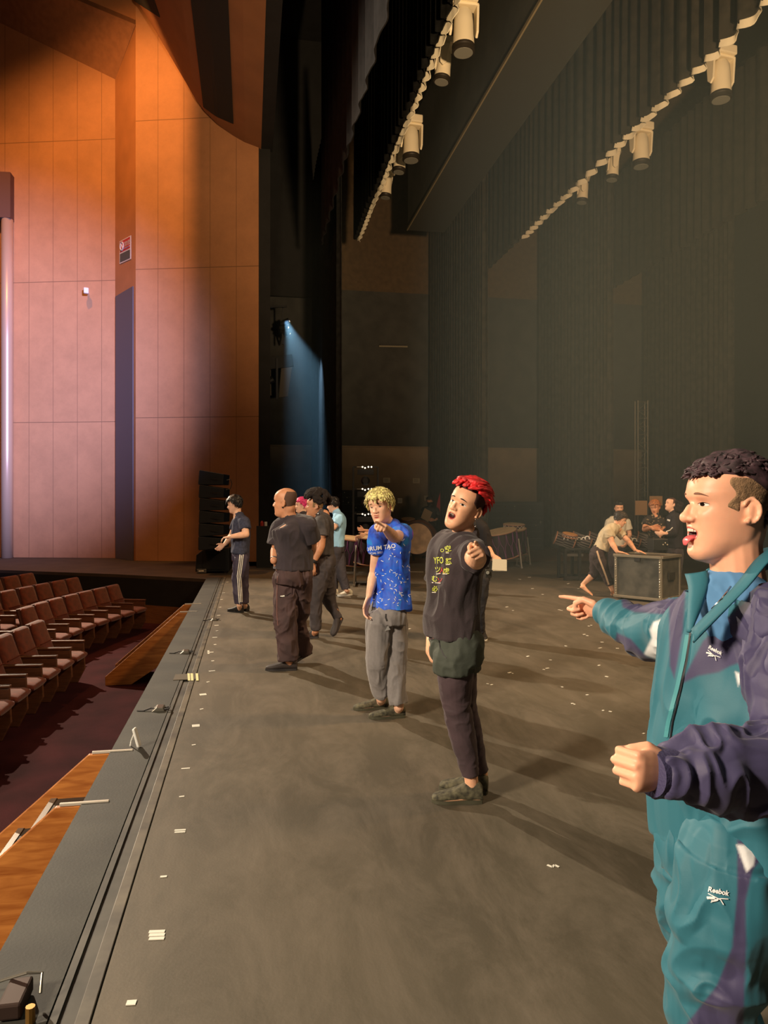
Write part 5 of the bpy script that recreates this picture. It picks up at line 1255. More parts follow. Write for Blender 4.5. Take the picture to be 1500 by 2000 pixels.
sd = jk.modifiers.new('thick', 'SOLIDIFY'); sd.thickness = .004; sd.offset = -1
# sleeves
def sleeve(name, pts, rs, m, polys, base, fold):
    mb = MB(); mb.tube(pts, rs, 30); 
    for p, r in zip(pts[1:-1], rs[1:-1]): mb.sphere(p, r * .99, 24, 14)
    mb.sphere(pts[0], rs[0], 24, 14)
    o = solid(mb, name, .0034, m, root, smooth=3, fold=fold); colorize(o, base, polys); return o
def cr(pts, t):
    return pts
aL0, aL1, aL2 = aL; e_ = aL1; w_ = aL2
sl1 = sleeve('sleeve', [aL0, aL0.lerp(e_, .5), e_ + Vector((0, 0, .01)), e_.lerp(w_, .40), e_.lerp(w_, .70), e_.lerp(w_, .90), e_.lerp(w_, 1.02), e_.lerp(w_, 1.14)], [.092, .090, .088, .080, .070, .056, .043, .040], M_TRACK, [], NAVY, (.012, 8.5, (1.2, 1.2, .5)))
del sl1['_off']
mb = MB(); d_ = (w_ - e_).normalized(); mb.lathe([(.034, -.055), (.0405, -.054), (.0415, -.03), (.0405, .0), (.034, .001)], e_.lerp(w_, 1.19), d_, 30); mb.build('cuff', mat('navy_cuff', NAVY, .6, bump=.2, bscale=200), sl1, smooth=True, ang=50)
f0, f1, f2 = aR
sl2 = sleeve('sleeve', [f0, f0.lerp(f1, .5), f1, f1.lerp(f2, .45), f1.lerp(f2, .85), f1.lerp(f2, .93)], [.080, .076, .070, .060, .046, .040], M_TRACK,
   [([(1298, 1206), (1314, 1213), (1314, 1227), (1297, 1293), (1257, 1279), (1273, 1246), (1269, 1230), (1276, 1216)], WHT, False), ([(1212, 1160), (1330, 1170), (1330, 1200), (1296, 1200), (1262, 1197), (1240, 1196), (1216, 1186)], NAVY, True), ([(1205, 1236), (1232, 1248), (1262, 1282), (1300, 1296), (1300, 1320), (1200, 1260)], NAVY, True)], TEAL, (.010, 9, (1, 1, .6)))
del sl2['_off']
mb = MB(); d_ = (f2 - f1).normalized(); mb.lathe([(.036, -.04), (.040, -.039), (.0405, -.02), (.039, .0), (.035, .001)], f1.lerp(f2, .97), d_, 26); mb.build('cuff', mat('teal_cuff', TEAL, .6, bump=.2, bscale=200), sl2, smooth=True)
# collar flaps
def flap(name, A, B, m, parent, th=.005):
    mb = MB(); n = 14; va = []; 
    def sp(P, t):
        m_ = len(P) - 1; i = min(int(t * m_), m_ - 1); f = t * m_ - i
        p0, p1, p2, p3 = P[max(i - 1, 0)], P[i], P[i + 1], P[min(i + 2, m_)]
        return .5 * ((2 * p1) + (p2 - p0) * f + (2 * p0 - 5 * p1 + 4 * p2 - p3) * f * f + (3 * p1 - p0 - 3 * p2 + p3) * f ** 3)
    A = [W(a, b, D0 + c) for a, b, c in A]; B = [W(a, b, D0 + c) for a, b, c in B]
    for k in range(n + 1):
        a, b = sp(A, k / n), sp(B, k / n)
        for j in range(5):
            p = a.lerp(b, j / 4) - FWD * .010 * math.sin(math.pi * j / 4); va.append(p)
    mb.add(va, [(k * 5 + j, (k + 1) * 5 + j, (k + 1) * 5 + j + 1, k * 5 + j + 1) for k in range(n) for j in range(4)])
    o = mb.build(name, m, parent, smooth=True); s_ = o.modifiers.new('t', 'SOLIDIFY'); s_.thickness = th; s_.offset = 0; return o
mt = mat('teal_collar', TEAL, .65, bump=.05, bscale=220)
flap('collar', [(1382, 1115, -.00), (1384, 1140, -.03), (1370, 1185, -.07), (1349, 1230, -.10)], [(1338, 1122, .03), (1345, 1150, -.02), (1344, 1190, -.07), (1342, 1235, -.10)], mt, jk)
flap('collar', [(1520, 1062, -.04), (1478, 1092, -.10), (1442, 1138, -.12), (1398, 1184, -.13), (1351, 1230, -.12)], [(1535, 1076, -.10), (1500, 1100, -.14), (1460, 1148, -.155), (1410, 1198, -.155), (1354, 1255, -.135)], mt, jk)
flap('collar', [(1380, 1112, .06), (1420, 1095, .10), (1480, 1075, .10), (1530, 1062, .04)], [(1382, 1150, .05), (1420, 1140, .09), (1480, 1120, .09), (1530, 1100, .04)], mt, jk)
ribbon('zip', mat('zip_dark', (22, 26, 34), .5), jk, jb, [(1349, 1236), (1342, 1290), (1330, 1345), (1322, 1378), (1314, 1410), (1310, 1440), (1302, 1500), (1300, 1560)], 3.0, off=.004)
ribbon('zip_placket', mat('teal_light', (64, 138, 148), .6), jk, jb, [(1343, 1240), (1335, 1290), (1323, 1345), (1314, 1378), (1306, 1410), (1301, 1440)], 8.0, off=.003)
mb = MB(); mb.tube([W(1427, 1146, D0 - .085), W(1410, 1170, D0 - .13), W(1390, 1190, D0 - .125)], .0025, 6); mb.build('silver_necklace', mat('silver', (200, 200, 200), .2, 1.0), body, smooth=True)
def mark(parent, b, x, y, s, a):
    m = mat('embroidery_white', (238, 238, 240), .6); ca, sa = math.cos(math.radians(a)), math.sin(math.radians(a))
    T_ = lambda u, v: (x + (u * ca - v * sa) * s, y + (u * sa + v * ca) * s)
    text_decal('logo_lettering', 'Reebok', m, parent, b, *T_(0, 0), s * 1.12, a, off=.004, bold=.03, sx=.92)
    for pl, w_ in (([(.15, .32), (1.2, .62), (2.2, .90), (2.75, 1.55)], .14), ([(.75, 1.5), (1.4, 1.0), (2.2, .66), (3.3, .50)], .14), ([(.1, 1.0), (.6, .85), (1.3, .78)], .34), ([(.8, 1.28), (1.3, 1.15), (1.8, .95)], .26)):
        ribbon('logo_emblem', m, parent, b, [T_(*p) for p in pl], s * w_, off=.005)
mark(jk, jb, 1383, 1266, 9.2, 27)
# trousers
l1, l2 = R['legs']['L']['_p'], R['legs']['R']['_p']
hs = torso_secs([W(1428, 1712, D0), W(1428, 1650, D0), W(1430, 1600, D0)], [66, 64, 60], [.168, .168, .15], [.130, .130, .11])
mb = MB(); mb.loft(resample(hs, 14), 28, 2.3)
for (h_, k_, a_), sc_ in ((l1, 1.0), (l2, .98)):
    mb.sphere(h_, .100 * sc_); mb.tube([h_, h_.lerp(k_, .5), k_, k_.lerp(a_, .5), k_.lerp(a_, .94)], [.105 * sc_, .112 * sc_, .096 * sc_, .09 * sc_, .085 * sc_], 28)
tr = solid(mb, 'trousers', .0038, M_TRACK, root, smooth=4, fold=(.013, 6, (1, 1, .8))); 
colorize(tr, TEAL, [([(1440, 1640), (1440, 1745), (1430, 1850), (1400, 1925), (1341, 2000), (1300, 2100), (1330, 2400), (1420, 2400), (1450, 2050), (1458, 1850), (1456, 1760), (1470, 1700), (1500, 1660)], NAVY, False), ([(1438, 1650), (1478, 1650), (1472, 1690), (1458, 1704)], WHT, False)])
tb = bvh_of(tr); mark(tr, tb, 1383, 1741, 12.5, 12)
shoes(R, mat('white_trainer', (210, 210, 206), .6), M_WHITE)

# ================================================================ AUDITORIUM SEATS
M_SEATCLOTH = mat('seat_cloth', (112, 48, 26), .9, var=.12, vscale=14, bump=.2, bscale=200, sheen=.3); M_SEATWOOD = wood('seat_wood', (92, 58, 38), (118, 76, 50), (2, 2, 14), .5)
M_SEATBACK = mat('seat_back_shell', (84, 46, 34), .7)
def make_seat():
    t = thing('theatre_seat', 'x', 'seat')
    mb = MB()      # facing +X
    secs = [(Vector((-.02 - .16 * s, 0, .40 + .50 * s)), Vector((0, .225 - .02 * s * s, 0)), Vector((.055 - .015 * s, 0, .01))) for s in (0, .08, .3, .5, .7, .9, .97, 1.0)]
    secs[-1] = (secs[-1][0] + Vector((0, 0, .01)), secs[-1][1] * .8, secs[-1][2] * .4); secs[0] = (secs[0][0], secs[0][1] * .95, secs[0][2] * .7)
    mb.loft(secs, 20, 3.5); b = mb.build('backrest', M_SEATCLOTH, t, smooth=True, ang=50, world=False)
    mb = MB(); mb.loft([(Vector((-.06 - .16 * s, 0, .30 + .60 * s)), Vector((0, .235, 0)), Vector((.03, 0, 0))) for s in (0, .5, 1.0)], 16, 4); mb.build('back_shell', M_SEATBACK, b, smooth=True, ang=50, world=False)
    mb = MB(); mb.tube([(.035 - .16 * .45, -.2, .40 + .23), (.035 - .16 * .45, .2, .40 + .23)], .007, 6); mb.build('piping', mat('seat_piping', (104, 46, 30), .9), b, world=False)
    mb = MB(); mb.loft([(Vector((x, 0, .405 + .02 * math.sin(x * 6))), Vector((0, .215, 0)), Vector((0, 0, h))) for x, h in ((-.02, .03), (.0, .05), (.2, .055), (.38, .055), (.43, .04), (.445, .02))], 18, 3.5); mb.build('seat', M_SEATCLOTH, t, smooth=True, ang=50, world=False)
    for s in (-1, 1):
        mb = MB(); mb.prism([(-.10, s * .255 - .02, 0), (.30, s * .255 - .02, 0), (.40, s * .255 - .02, .2), (.38, s * .255 - .02, .56), (-.12, s * .255 - .02, .60)], (0, .04, 0)); mb.build('side_panel', M_SEATWOOD, t, bevel=.008, world=False)
        mb = MB(); mb.box((.14, s * .255, .585), (.50, .055, .03)); mb.build('armrest', M_SEATWOOD, t, bevel=.008, world=False)
    return t
seat0 = make_seat(); used = False
def place_seat(x, y, dx, dy, z, label, group):
    global used
    o = seat0 if not used else copy_tree(seat0); used = True
    o.location = (x, y, z); o.rotation_euler = (0, 0, math.atan2(dy, dx)); o['label'] = label; o['group'] = group
rowA = np.array([(-2.50, 15.35), (-2.66, 14.87), (-2.82, 14.40), (-2.96, 13.93), (-3.10, 13.44), (-3.20, 12.95), (-3.28, 12.45)])
rowB = np.array([(-2.72, 10.90), (-2.78, 10.38), (-2.83, 9.86), (-2.87, 9.34), (-2.90, 8.82), (-2.92, 8.30), (-2.93, 7.78), (-2.93, 7.26), (-2.92, 6.74)])
def rows(P, nrow, side, skip=0):
    for r in range(nrow):
        for i, (x, y) in enumerate(P):
            a = P[max(i - 1, 0)]; b = P[min(i + 1, len(P) - 1)]; d = (b - a) / np.linalg.norm(b - a); n = np.array([-d[1], d[0]])
            if n[0] < 0: n = -n
            q = np.array([x, y]) - n * (.93 * r) + np.array([0, .25 * (r % 2)]); z = -1.0 + .10 * r
            if r: q = q + np.array([0, -.0])
            pos = q
            rn = ['front', 'second', 'third', 'fourth', 'fifth'][r]
            if r and side == 'near' and i > 6: continue
            on = ['first', 'second', 'third', 'fourth', 'fifth', 'sixth', 'seventh', 'eighth', 'ninth'][i]
            lab = 'red-brown seat, %s from the far end in the %s row of the %s block' % (on, rn, side)
            place_seat(pos[0], pos[1], n[0], n[1], z, lab, '%s row seats of the %s block' % (rn, side))
rows(rowA, 4, 'far'); rows(rowB, 4, 'near')
for o in list(C.objects):
    if o.name.startswith('theatre_seat') and 'group' in o and o['group'] is None: del o['group']
mb = MB()
for r in range(1, 5): mb.prism([(-14, -4, -1.0 + .1 * r - .1), (-2.7 - .93 * r, -4, -1.0 + .1 * r - .1), (-2.7 - .93 * r, 12, -1.0 + .1 * r - .1), (-2.3 - .93 * r, 17, -1.0 + .1 * r - .1), (-14, 20, -1.0 + .1 * r - .1)], (0, 0, .098))
struct(mb, 'floor_seating_tier', M_CARPET)

# ================================================================ STAIRS FROM THE HOUSE TO THE STAGE
M_STAIRW = wood('stair_wood', (150, 84, 34), (198, 128, 62), (1.2, 6, 9), .4); M_TREAD = mat('stair_tread', (60, 52, 44), .7); M_NOSE = mat('tread_nosing', (120, 112, 102), .4, .3)
def stairs(y0, y1, name_label, handle=False, xt=-.93):
    t = thing('wooden_stairs', name_label, 'stairs', (xt - .6, (y0 + y1) / 2, -1.0))
    zb = -1.0; xb = -1.93; 
    for y, w in ((y0, .035), (y1, .035)):
        mb = MB(); mb.prism([(-.865, y, -.01), (xt - .06, y, -.01), (xb - .05, y, zb + .12), (xb - .05, y, zb), (xb + .30, y, zb), (-.865, y, -.50)], (0, w, 0)); mb.build('stringer', M_STAIRW, t, bevel=.004)
        mb = MB(); mb.bx(-.97, -.725, y + .006, y + .024, -.008, .008); mb.build('fixing_bar', mat('bar_white', (206, 198, 184), .4, .3), t, bevel=.003)
    for k in range(5):
        x = xt - .03 - .19 * k; z = -.27 - .17 * k
        mb = MB(); mb.bx(x - .24, x, y0 + .035, y1, z - .03, z); f = mb.build('tread', M_TREAD, t)
        mb = MB(); mb.bx(x - .25, x - .215, y0 + .035, y1, z - .01, z + .006); mb.build('nosing', M_NOSE, f)
    return t
stairs(4.07, 4.88, 'near wooden stairs with two timber side boards against the stage edge')
stairs(10.85, 11.65, 'far wooden stairs down to the carpet, beyond the empty aisle')
# white folded bar at the head of the near stairs
c0 = G(262, 1460); t = thing('folding_stand', 'small white folding stand on the stage edge above the near stairs', 'stand', c0)
pa = W(270, 1460, c0.length); d_ = 2283 / (1460 - 978); M_WPL = mat('white_plastic', (226, 226, 222), .4)
mb = MB(); a_ = W(272, 1458, d_); b_ = W(262, 1422, d_); mb.bar(a_ + UP * .0, b_, .05, .018, up=RGT); mb.build('back_plate', M_WPL, t, bevel=.006)
mb = MB(); mb.tube([W(263, 1430, d_), W(256, 1448, d_ + .03), W(254, 1459, d_ + .03)], .005, 8); mb.build('prop', M_WPL, t)
# floor-level boxes and cables along the apron
M_STEEL = mat('dull_steel', (140, 136, 126), .35, .8)
for (px, py, s, lab) in ((311, 1388, .62, 'small metal floor socket with cable on the apron, nearest above the near stairs'), (362, 1276, .62, 'small dark floor socket with cable on the apron, middle of the three'), (418, 1212, .55, 'tiny dark floor socket on the apron, farthest along the stage edge')):
    c = G(px, py); t = thing('floor_socket', lab, 'socket', c)
    mb = MB(); mb.prism([c + s * Vector((-.09, -.05, 0)), c + s * Vector((.07, -.05, 0)), c + s * Vector((.05, -.05, .045)), c + s * Vector((-.03, -.05, .05))], (0, .1, 0)); mb.build('housing', M_STEEL, t, bevel=.004)
    mb = MB(); mb.tube([c + s * Vector((-.03, 0, .02)), c + s * Vector((-.1, .02, .03)), c + s * Vector((-.18, .0, .008)), c + s * Vector((-.26, .02, .006))], .006, 6); mb.build('cable', M_BLKSHOE, t)
    mb = MB(); mb.tube([c + s * Vector((.05, -.03, .02)), c + s * Vector((.12, -.03, .03)), c + s * Vector((.12, .05, .03)), c + s * Vector((.06, .05, .02))], .006, 6); mb.build('handle', M_BLKSHOE, t)
c = G(40, 1975); t = thing('floor_clamp', 'dark clamp and cable at the bottom left corner of the apron', 'clamp', c)
mb = MB(); mb.box(c + Vector((-.02, .02, .03)), (.07, .14, .05)); mb.build('body', mat('rusty_steel', (64, 48, 42), .6, .5), t, bevel=.008)
mb = MB(); mb.tube([c + Vector((-.16, .1, .02)), c + Vector((-.08, .085, .05)), c + Vector((.0, .07, .075)), c + Vector((.045, .07, .07)), c + Vector((.05, .03, .03))], .005, 8); mb.build('cable', M_STEEL, t)
mb = MB(); mb.tube([c + Vector((.045, -.06, .0)), c + Vector((.045, -.06, .05))], .014, 10); mb.build('knob', mat('brass', (160, 120, 60), .4, .8), t)
# anti-slip step plate with three luminous bars
c = G(372, 1322); t = thing('marker_plate', 'brown plate with three pale yellow bars at the stage edge', 'plate', c)
mb = MB(); mb.bx(-.66, -.46, c.y - .11, c.y + .1, .0, .006); mb.build('base', mat('plate_brown', (84, 76, 62), .7), t)
for (x0, x1) in ((367, 371.5), (373, 378), (383, 388)):
    q = [G(x, y, .008) for x, y in ((x0, 1329), (x1, 1329), (x1 - 1, 1315), (x0 - 1, 1315))]
    mb = MB(); mb.add(q + [v - UP * .001 for v in q], [(0, 1, 2, 3), (7, 6, 5, 4)]); mb.build('glow_bar', mat('lume_yellow', (232, 228, 176), .5), t)
# ================================================================ TAPE MARKS
def tape(pts, w, label, m=None, rows=1, gap=0):
    """strips laid on the floor through picture points"""
    A = [G(*p) for p in pts]; mb = MB()
    for i in range(len(A) - 1):
        d = (A[i + 1] - A[i]).normalized(); s_ = d.cross(UP) * w / 2
        mb.add([A[i] + s_ + UP * .003, A[i + 1] + s_ + UP * .003, A[i + 1] - s_ + UP * .003, A[i] - s_ + UP * .003, A[i] + s_ + UP * .0005, A[i + 1] + s_ + UP * .0005, A[i + 1] - s_ + UP * .0005, A[i] - s_ + UP * .0005], [(0, 1, 2, 3), (0, 4, 5, 1), (2, 6, 7, 3), (1, 5, 6, 2), (3, 7, 4, 0)])
    return tag(mb.build('tape_mark', m or M_WHITE), label, 'tape')
edge = [(247, 266, 1959, .022, 'white tape dash nearest the camera, at the bottom of the photo'), (291, 322, 1820, .016, 'upper of the three white tape bars in the foreground'), (291, 322, 1826.5, .016, 'middle of the three white tape bars in the foreground'), (291, 321, 1833.5, .016, 'lower of the three white tape bars in the foreground'),
        (313, 326, 1712.5, .012, 'short tape dash between the triple and the double bars'), (341, 363, 1621.5, .011, 'upper of the two parallel tape bars'), (341, 362, 1625.5, .011, 'lower of the two parallel tape bars'),
        (350, 360, 1556, .011, 'short tape dash beyond the double bars'), (354, 371, 1501, .011, 'thin tape dash level with the near stairs'), (375, 382, 1455, .012, 'tiny tape dash level with the white folding stand'),
        (375, 390, 1417.5, .052, 'thick white tape block on the stage edge, nearest thick one'), (391, 397, 1385, .014, 'tiny tape dash between the two thick tape blocks'), (390, 403, 1356.5, .045, 'thick white tape block just below the yellow bars'), (404, 409, 1332, .016, 'tiny tape dash beside the yellow bars'),
        (408, 420, 1310.5, .020, 'white tape dash just beyond the yellow bars')]
for (x0, x1, y, w, lab) in edge: tape([(x0, y + .8), (x1, y - .4)], w, lab)
far = [(413, 418, 1291), (405, 417, 1274), (418, 422, 1259), (415, 424, 1245), (422, 426, 1232), (419, 427, 1221.5), (424, 427, 1210), (424, 430, 1202), (428, 432, 1186), (430, 435, 1171), (434, 439, 1158), (442, 446, 1137)]
for i, (x0, x1, y) in enumerate(far):
    o = tape([(x0, y + .4), (x1, y - .2)], .022, 'small white tape dash along the far stage edge, %s beyond the yellow bars' % ['first', 'second', 'third', 'fourth', 'fifth', 'sixth', 'seventh', 'eighth', 'ninth', 'tenth', 'eleventh', 'twelfth'][i]); o['group'] = 'tape dashes along the far stage edge'
tape([(407, 1271), (407.5, 1277)], .02, 'upright stroke of a small T-shaped tape mark near the far stairs')
tape([(1069, 1690), (1079, 1694), (1083, 1690), (1092, 1694)], .010, 'zigzag white tape mark on the floor below the red-haired man')
tape([(801, 1116.6), (827, 1117.2)], .05, 'long white tape line on the floor behind the blonde man')
rr = random.Random(2)
sp = [(995, 1314), (1001, 1315), (952, 1336), (960, 1338), (1062, 1308), (1069, 1305), (1118, 1375), (1122, 1376), (1147, 1357), (1141, 1240), (1147, 1242), (1172, 1266), (1176, 1254), (1206, 1266), (1150, 1222), (1155, 1221), (1092, 1191), (1096, 1192), (1119, 1201), (1015, 1131), (1034, 1128), (1110, 1140), (1141, 1147), (1130, 1149), (1060, 1161), (1040, 1150), (990, 1185), (1002, 1192), (1192, 1390), (1178, 1388), (1257, 1433), (1031, 1282), (800, 1228), (1075, 1290), (1170, 1300), (1185, 1322), (1098, 1342), (1105, 1262), (1208, 1241)]
for x, y in sp:
    l_ = rr.uniform(2.5, 6); o = tape([(x - l_ / 2, y + rr.uniform(-1, 1)), (x + l_ / 2, y + rr.uniform(-1, 1))], .014 + .00004 * (1400 - y), 'tiny scrap of white tape scattered on the stage floor'); o['group'] = 'tape scraps scattered over the stage floor'
# ================================================================ WALL FITTINGS
def retp(px, py): 
    best = None
    for f in np.linspace(0, 1, 201):
        p = w1 + dr * f; d = p.dot(FWD); x = 750 + p.dot(RGT) / d * FPX
        if best is None or abs(x - px) < best[0]: best = (abs(x - px), p, d)
    p, d = best[1], best[2]; return Vector((p.x, p.y, zt(py, d)))
t = thing('no_smoking_sign', 'red, white and grey no-smoking notice on the return above the grey door', 'sign', retp(245, 515) + nr * .02)
Q = [retp(234.5, 472), retp(256.5, 460), retp(256.5, 506), retp(234.5, 516)]
def qd(a, b, c_, d_, o): # sub-rectangle of Q in unit coordinates, raised by o
    f = lambda u, v: Q[3].lerp(Q[2], u).lerp(Q[0].lerp(Q[1], u), v) + nr * o
    return [f(a, b), f(c_, b), f(c_, d_), f(a, d_)]
def plate(q, name, m, th=.01): mb = MB(); mb.prism(q, nr * th); return mb.build(name, m, t)
plate(qd(0, 0, 1, 1, .005), 'frame', mat('sign_white', (206, 196, 184), .6), .012)
plate(qd(.06, .05, .94, .42, .018), 'grey_field', mat('sign_grey', (74, 78, 74), .6), .004)
plate(qd(.06, .48, .94, .96, .018), 'red_field', mat('sign_red', (176, 52, 48), .6), .004)
sw = MATS['sign_white']
mb = MB(); f = lambda u, v: Q[3].lerp(Q[2], u).lerp(Q[0].lerp(Q[1], u), v) + nr * .026
ring = [f(.25 + .14 * math.cos(a), .72 + .17 * math.sin(a)) for a in np.linspace(0, 6.283, 20)]; mb.tube(ring, .022, 6); mb.tube([f(.16, .84), f(.34, .60)], .02, 6); mb.build('prohibition_ring', sw, t)
for ch, u, v, s_ in (('禁', .44, .66, .30), ('煙', .70, .66, .30)):
    cu = bpy.data.curves.new('t', 'FONT'); cu.body = ch; cu.size = 1; ob = bpy.data.objects.new('t', cu); C.objects.link(ob); dg = bpy.context.evaluated_depsgraph_get(); dg.update(); me = bpy.data.meshes.new_from_object(ob.evaluated_get(dg)); bpy.data.objects.remove(ob)
    mb = MB(); mb.add([f(u + v_.co.x * s_ * .9, v + v_.co.y * s_ * .8) for v_ in me.vertices], [tuple(p.vertices) for p in me.polygons]); mb.build('lettering', sw, t)
mb = MB(); mb.tube([f(.45, .57), f(.92, .57)], .012, 4); mb.build('lettering', sw, t)
p = W(168, 568, 20.2); t = thing('wall_sensor', 'small white camera-like box on the orange wall', 'wall sensor', p)
mb = MB(); mb.box(p, (.13, .12, .16), Matrix.Rotation(.3, 3, 'Z')); mb.build('housing', mat('sensor_white', (220, 206, 190), .5), t, bevel=.02)
mb = MB(); mb.tube([p + Vector((0, 0, 0)), p + Vector((0, .35, 0))], .03, 10); mb.build('bracket', MATS['sensor_white'], t)
# ================================================================ LOUDSPEAKERS AT THE FAR CORNER
M_SPK = mat('speaker_black', (22, 26, 30), .6, var=.1, bump=.1, bscale=90); M_GRL = mat('speaker_grille', (14, 16, 18), .8, bump=.4, bscale=400)
dS = 15.9
t = thing('line_array', 'tall black stack of curved array loudspeakers in front of the orange wall', 'loudspeaker', W(415, 1066, dS))
ys = [921, 949, 974, 998, 1022, 1047, 1073]
for k in range(6):
    tilt = -.16 + .03 * k
    z0, z1 = W(0, ys[k + 1], dS).z, W(0, ys[k], dS).z; x0 = 396 + (4 - k) ** 2 * -.0 + max(0, 0) ; cx = 419 - .6 * abs(k - 2)
    c = W(cx, (ys[k] + ys[k + 1]) / 2, dS); R_ = Matrix.Rotation(-TH, 3, 'Z') @ Matrix.Rotation(-tilt * .5, 3, 'Y')
    mb = MB(); h_ = (z1 - z0) / 2 + .004
    P_ = [Vector((-.25, -.30, -h_)), Vector((.25, -.2, -h_ * .7)), Vector((.25, -.2, h_ * .7)), Vector((-.25, -.30, h_))]
    mb.prism([c + R_ @ v for v in P_], R_ @ Vector((0, .6, 0))); o = mb.build('cabinet', M_SPK, t, bevel=.012)
    mb = MB(); mb.box(c + R_ @ Vector((-.255, 0, 0)), (.012, .54, h_ * 1.7), R_); mb.build('grille', M_GRL, o)
    mb = MB(); mb.box(c + R_ @ Vector((.1, -.285, h_ * .0)), (.2, .008, .02), R_); mb.build('rigging_bar', mat('rigging_dark', (52, 54, 54), .5, .5), o)
mb = MB(); mb.tube([W(443, 938, dS - .3), W(450, 936, dS - .3), W(453, 945, dS - .3), W(450, 955, dS - .3), W(441, 957, dS - .3)], .008, 6); mb.build('cable', M_SPK, t)
t = thing('subwoofer', 'broad black bass loudspeaker under the array stack at the stage corner', 'loudspeaker', G(416, 1117))
mb = MB(); c = G(412, 1117); R_ = Matrix.Rotation(-TH + .12, 3, 'Z')
mb.prism([c + R_ @ v for v in (Vector((-.30, -.3, .03)), Vector((.42, -.3, .03)), Vector((.42, -.3, .53)), Vector((-.12, -.3, .53)), Vector((-.28, -.3, .40)))], R_ @ Vector((0, .7, 0))); mb.build('cabinet', M_SPK, t, bevel=.015)
mb = MB(); mb.box(c + R_ @ Vector((.1, -.31, .28)), (.5, .012, .4), R_); mb.build('grille', M_GRL, t)
mb = MB(); 
for sx in (-.22, .34):
    for sy in (-.2, .3): mb.box(c + R_ @ Vector((sx, sy, .015)), (.06, .06, .03), R_)
mb.build('feet', M_STEEL, t)
t = thing('power_box', 'small steel box on the platform edge beside the bass loudspeaker', 'box', G(398, 1116)); c = G(400, 1117, 0) + Vector((-.05, -.28, .05)); mb = MB(); mb.box(c, (.2, .12, .09)); mb.build('casing', M_STEEL, t, bevel=.006); mb = MB(); mb.tube([c + Vector((-.06, -.07, .0)), c + Vector((.05, -.07, .0))], .012, 6); mb.build('handle', M_WHITE, t)
# ================================================================ FLIGHT CASE
fl, fr_ = G(1200, 1169.5), G(1292, 1179); bk = G(1327, 1167); u = (fr_ - fl); v = (bk - fr_); v = (v - u * (v.dot(u) / u.dot(u))) * .74; ZT = .72
M_CASE = mat('case_laminate', (58, 58, 54), .45, col2=(92, 90, 82), vscale=5, spec=.5); M_ALU = mat('aluminium_trim', (176, 168, 150), .35, .7); M_CASED = mat('case_dark', (40, 37, 30), .55, var=.15)
t = thing('flight_case', 'black road case with aluminium edging being pushed by the man in the pale T-shirt', 'flight case', (fl + fr_ + v) / 2)
def bp_(a, b, z): return fl + u * a + v * b + UP * z
mb = MB(); mb.prism([bp_(.01, .01, .045), bp_(.99, .01, .045), bp_(.99, .99, .045), bp_(.01, .99, .045)], UP * (ZT - .06)); mb.build('box', M_CASE, t)
un, vn = u.normalized(), v.normalized()
mb = MB(); e = .045
for (a, b) in ((0, 0), (1, 0), (1, 1), (0, 1)): 
    c = bp_(a, b, (.04 + ZT) / 2) + un * (e / 2 if a == 0 else -e / 2) * .9 + vn * (e / 2 if b == 0 else -e / 2) * .9; mb.box(c, (e, e, ZT - .04), Matrix((un, vn, UP)).transposed())
mb.build('corner_extrusion', M_ALU, t, bevel=.004)
mb = MB()
for z in (.055, ZT - .015):
    for (a, b) in (((0, 0), (1, 0)), ((1, 0), (1, 1)), ((1, 1), (0, 1)), ((0, 1), (0, 0))): mb.bar(bp_(a[0], a[1], z), bp_(b[0], b[1], z), .05, .04)
mb.build('rim', M_ALU, t, bevel=.004)
mb = MB()
for a in (.035, .965):
    for k in range(16):
        if k in (8, 9): continue
        mb.sphere(bp_(a, -.012, .10 + k * .038), .011, 6, 4); 
for k in range(18): mb.sphere(bp_(.08 + k * .05, -.022, .056), .011, 6, 4)
mb.build('rivet', mat('rivet_bright', (236, 230, 214), .2, .9), t, smooth=True)
mb = MB(); mb.box(bp_(.50, -.01, ZT - .05), (.10, .02, .09), Matrix((un, vn, UP)).transposed()); mb.build('latch', M_BLKSHOE, t, bevel=.004)
mb = MB(); mb.box(bp_(1.01, .5, .4), (.02, .22, .12), Matrix((un, vn, UP)).transposed()); mb.build('side_handle', M_CASED, t, bevel=.006)
for a in (.12, .88):
    for b in (.12, .88): mb = MB(); mb.lathe([(.012, -.02), (.02, -.018), (.02, .018), (.012, .02)], bp_(a, b, .02), vn, 16); w_ = mb.build('wheel', M_BLKSHOE, t); mb = MB(); mb.box(bp_(a, b, .035), (.06, .05, .02)); mb.build('caster_fork', M_STEEL, w_)
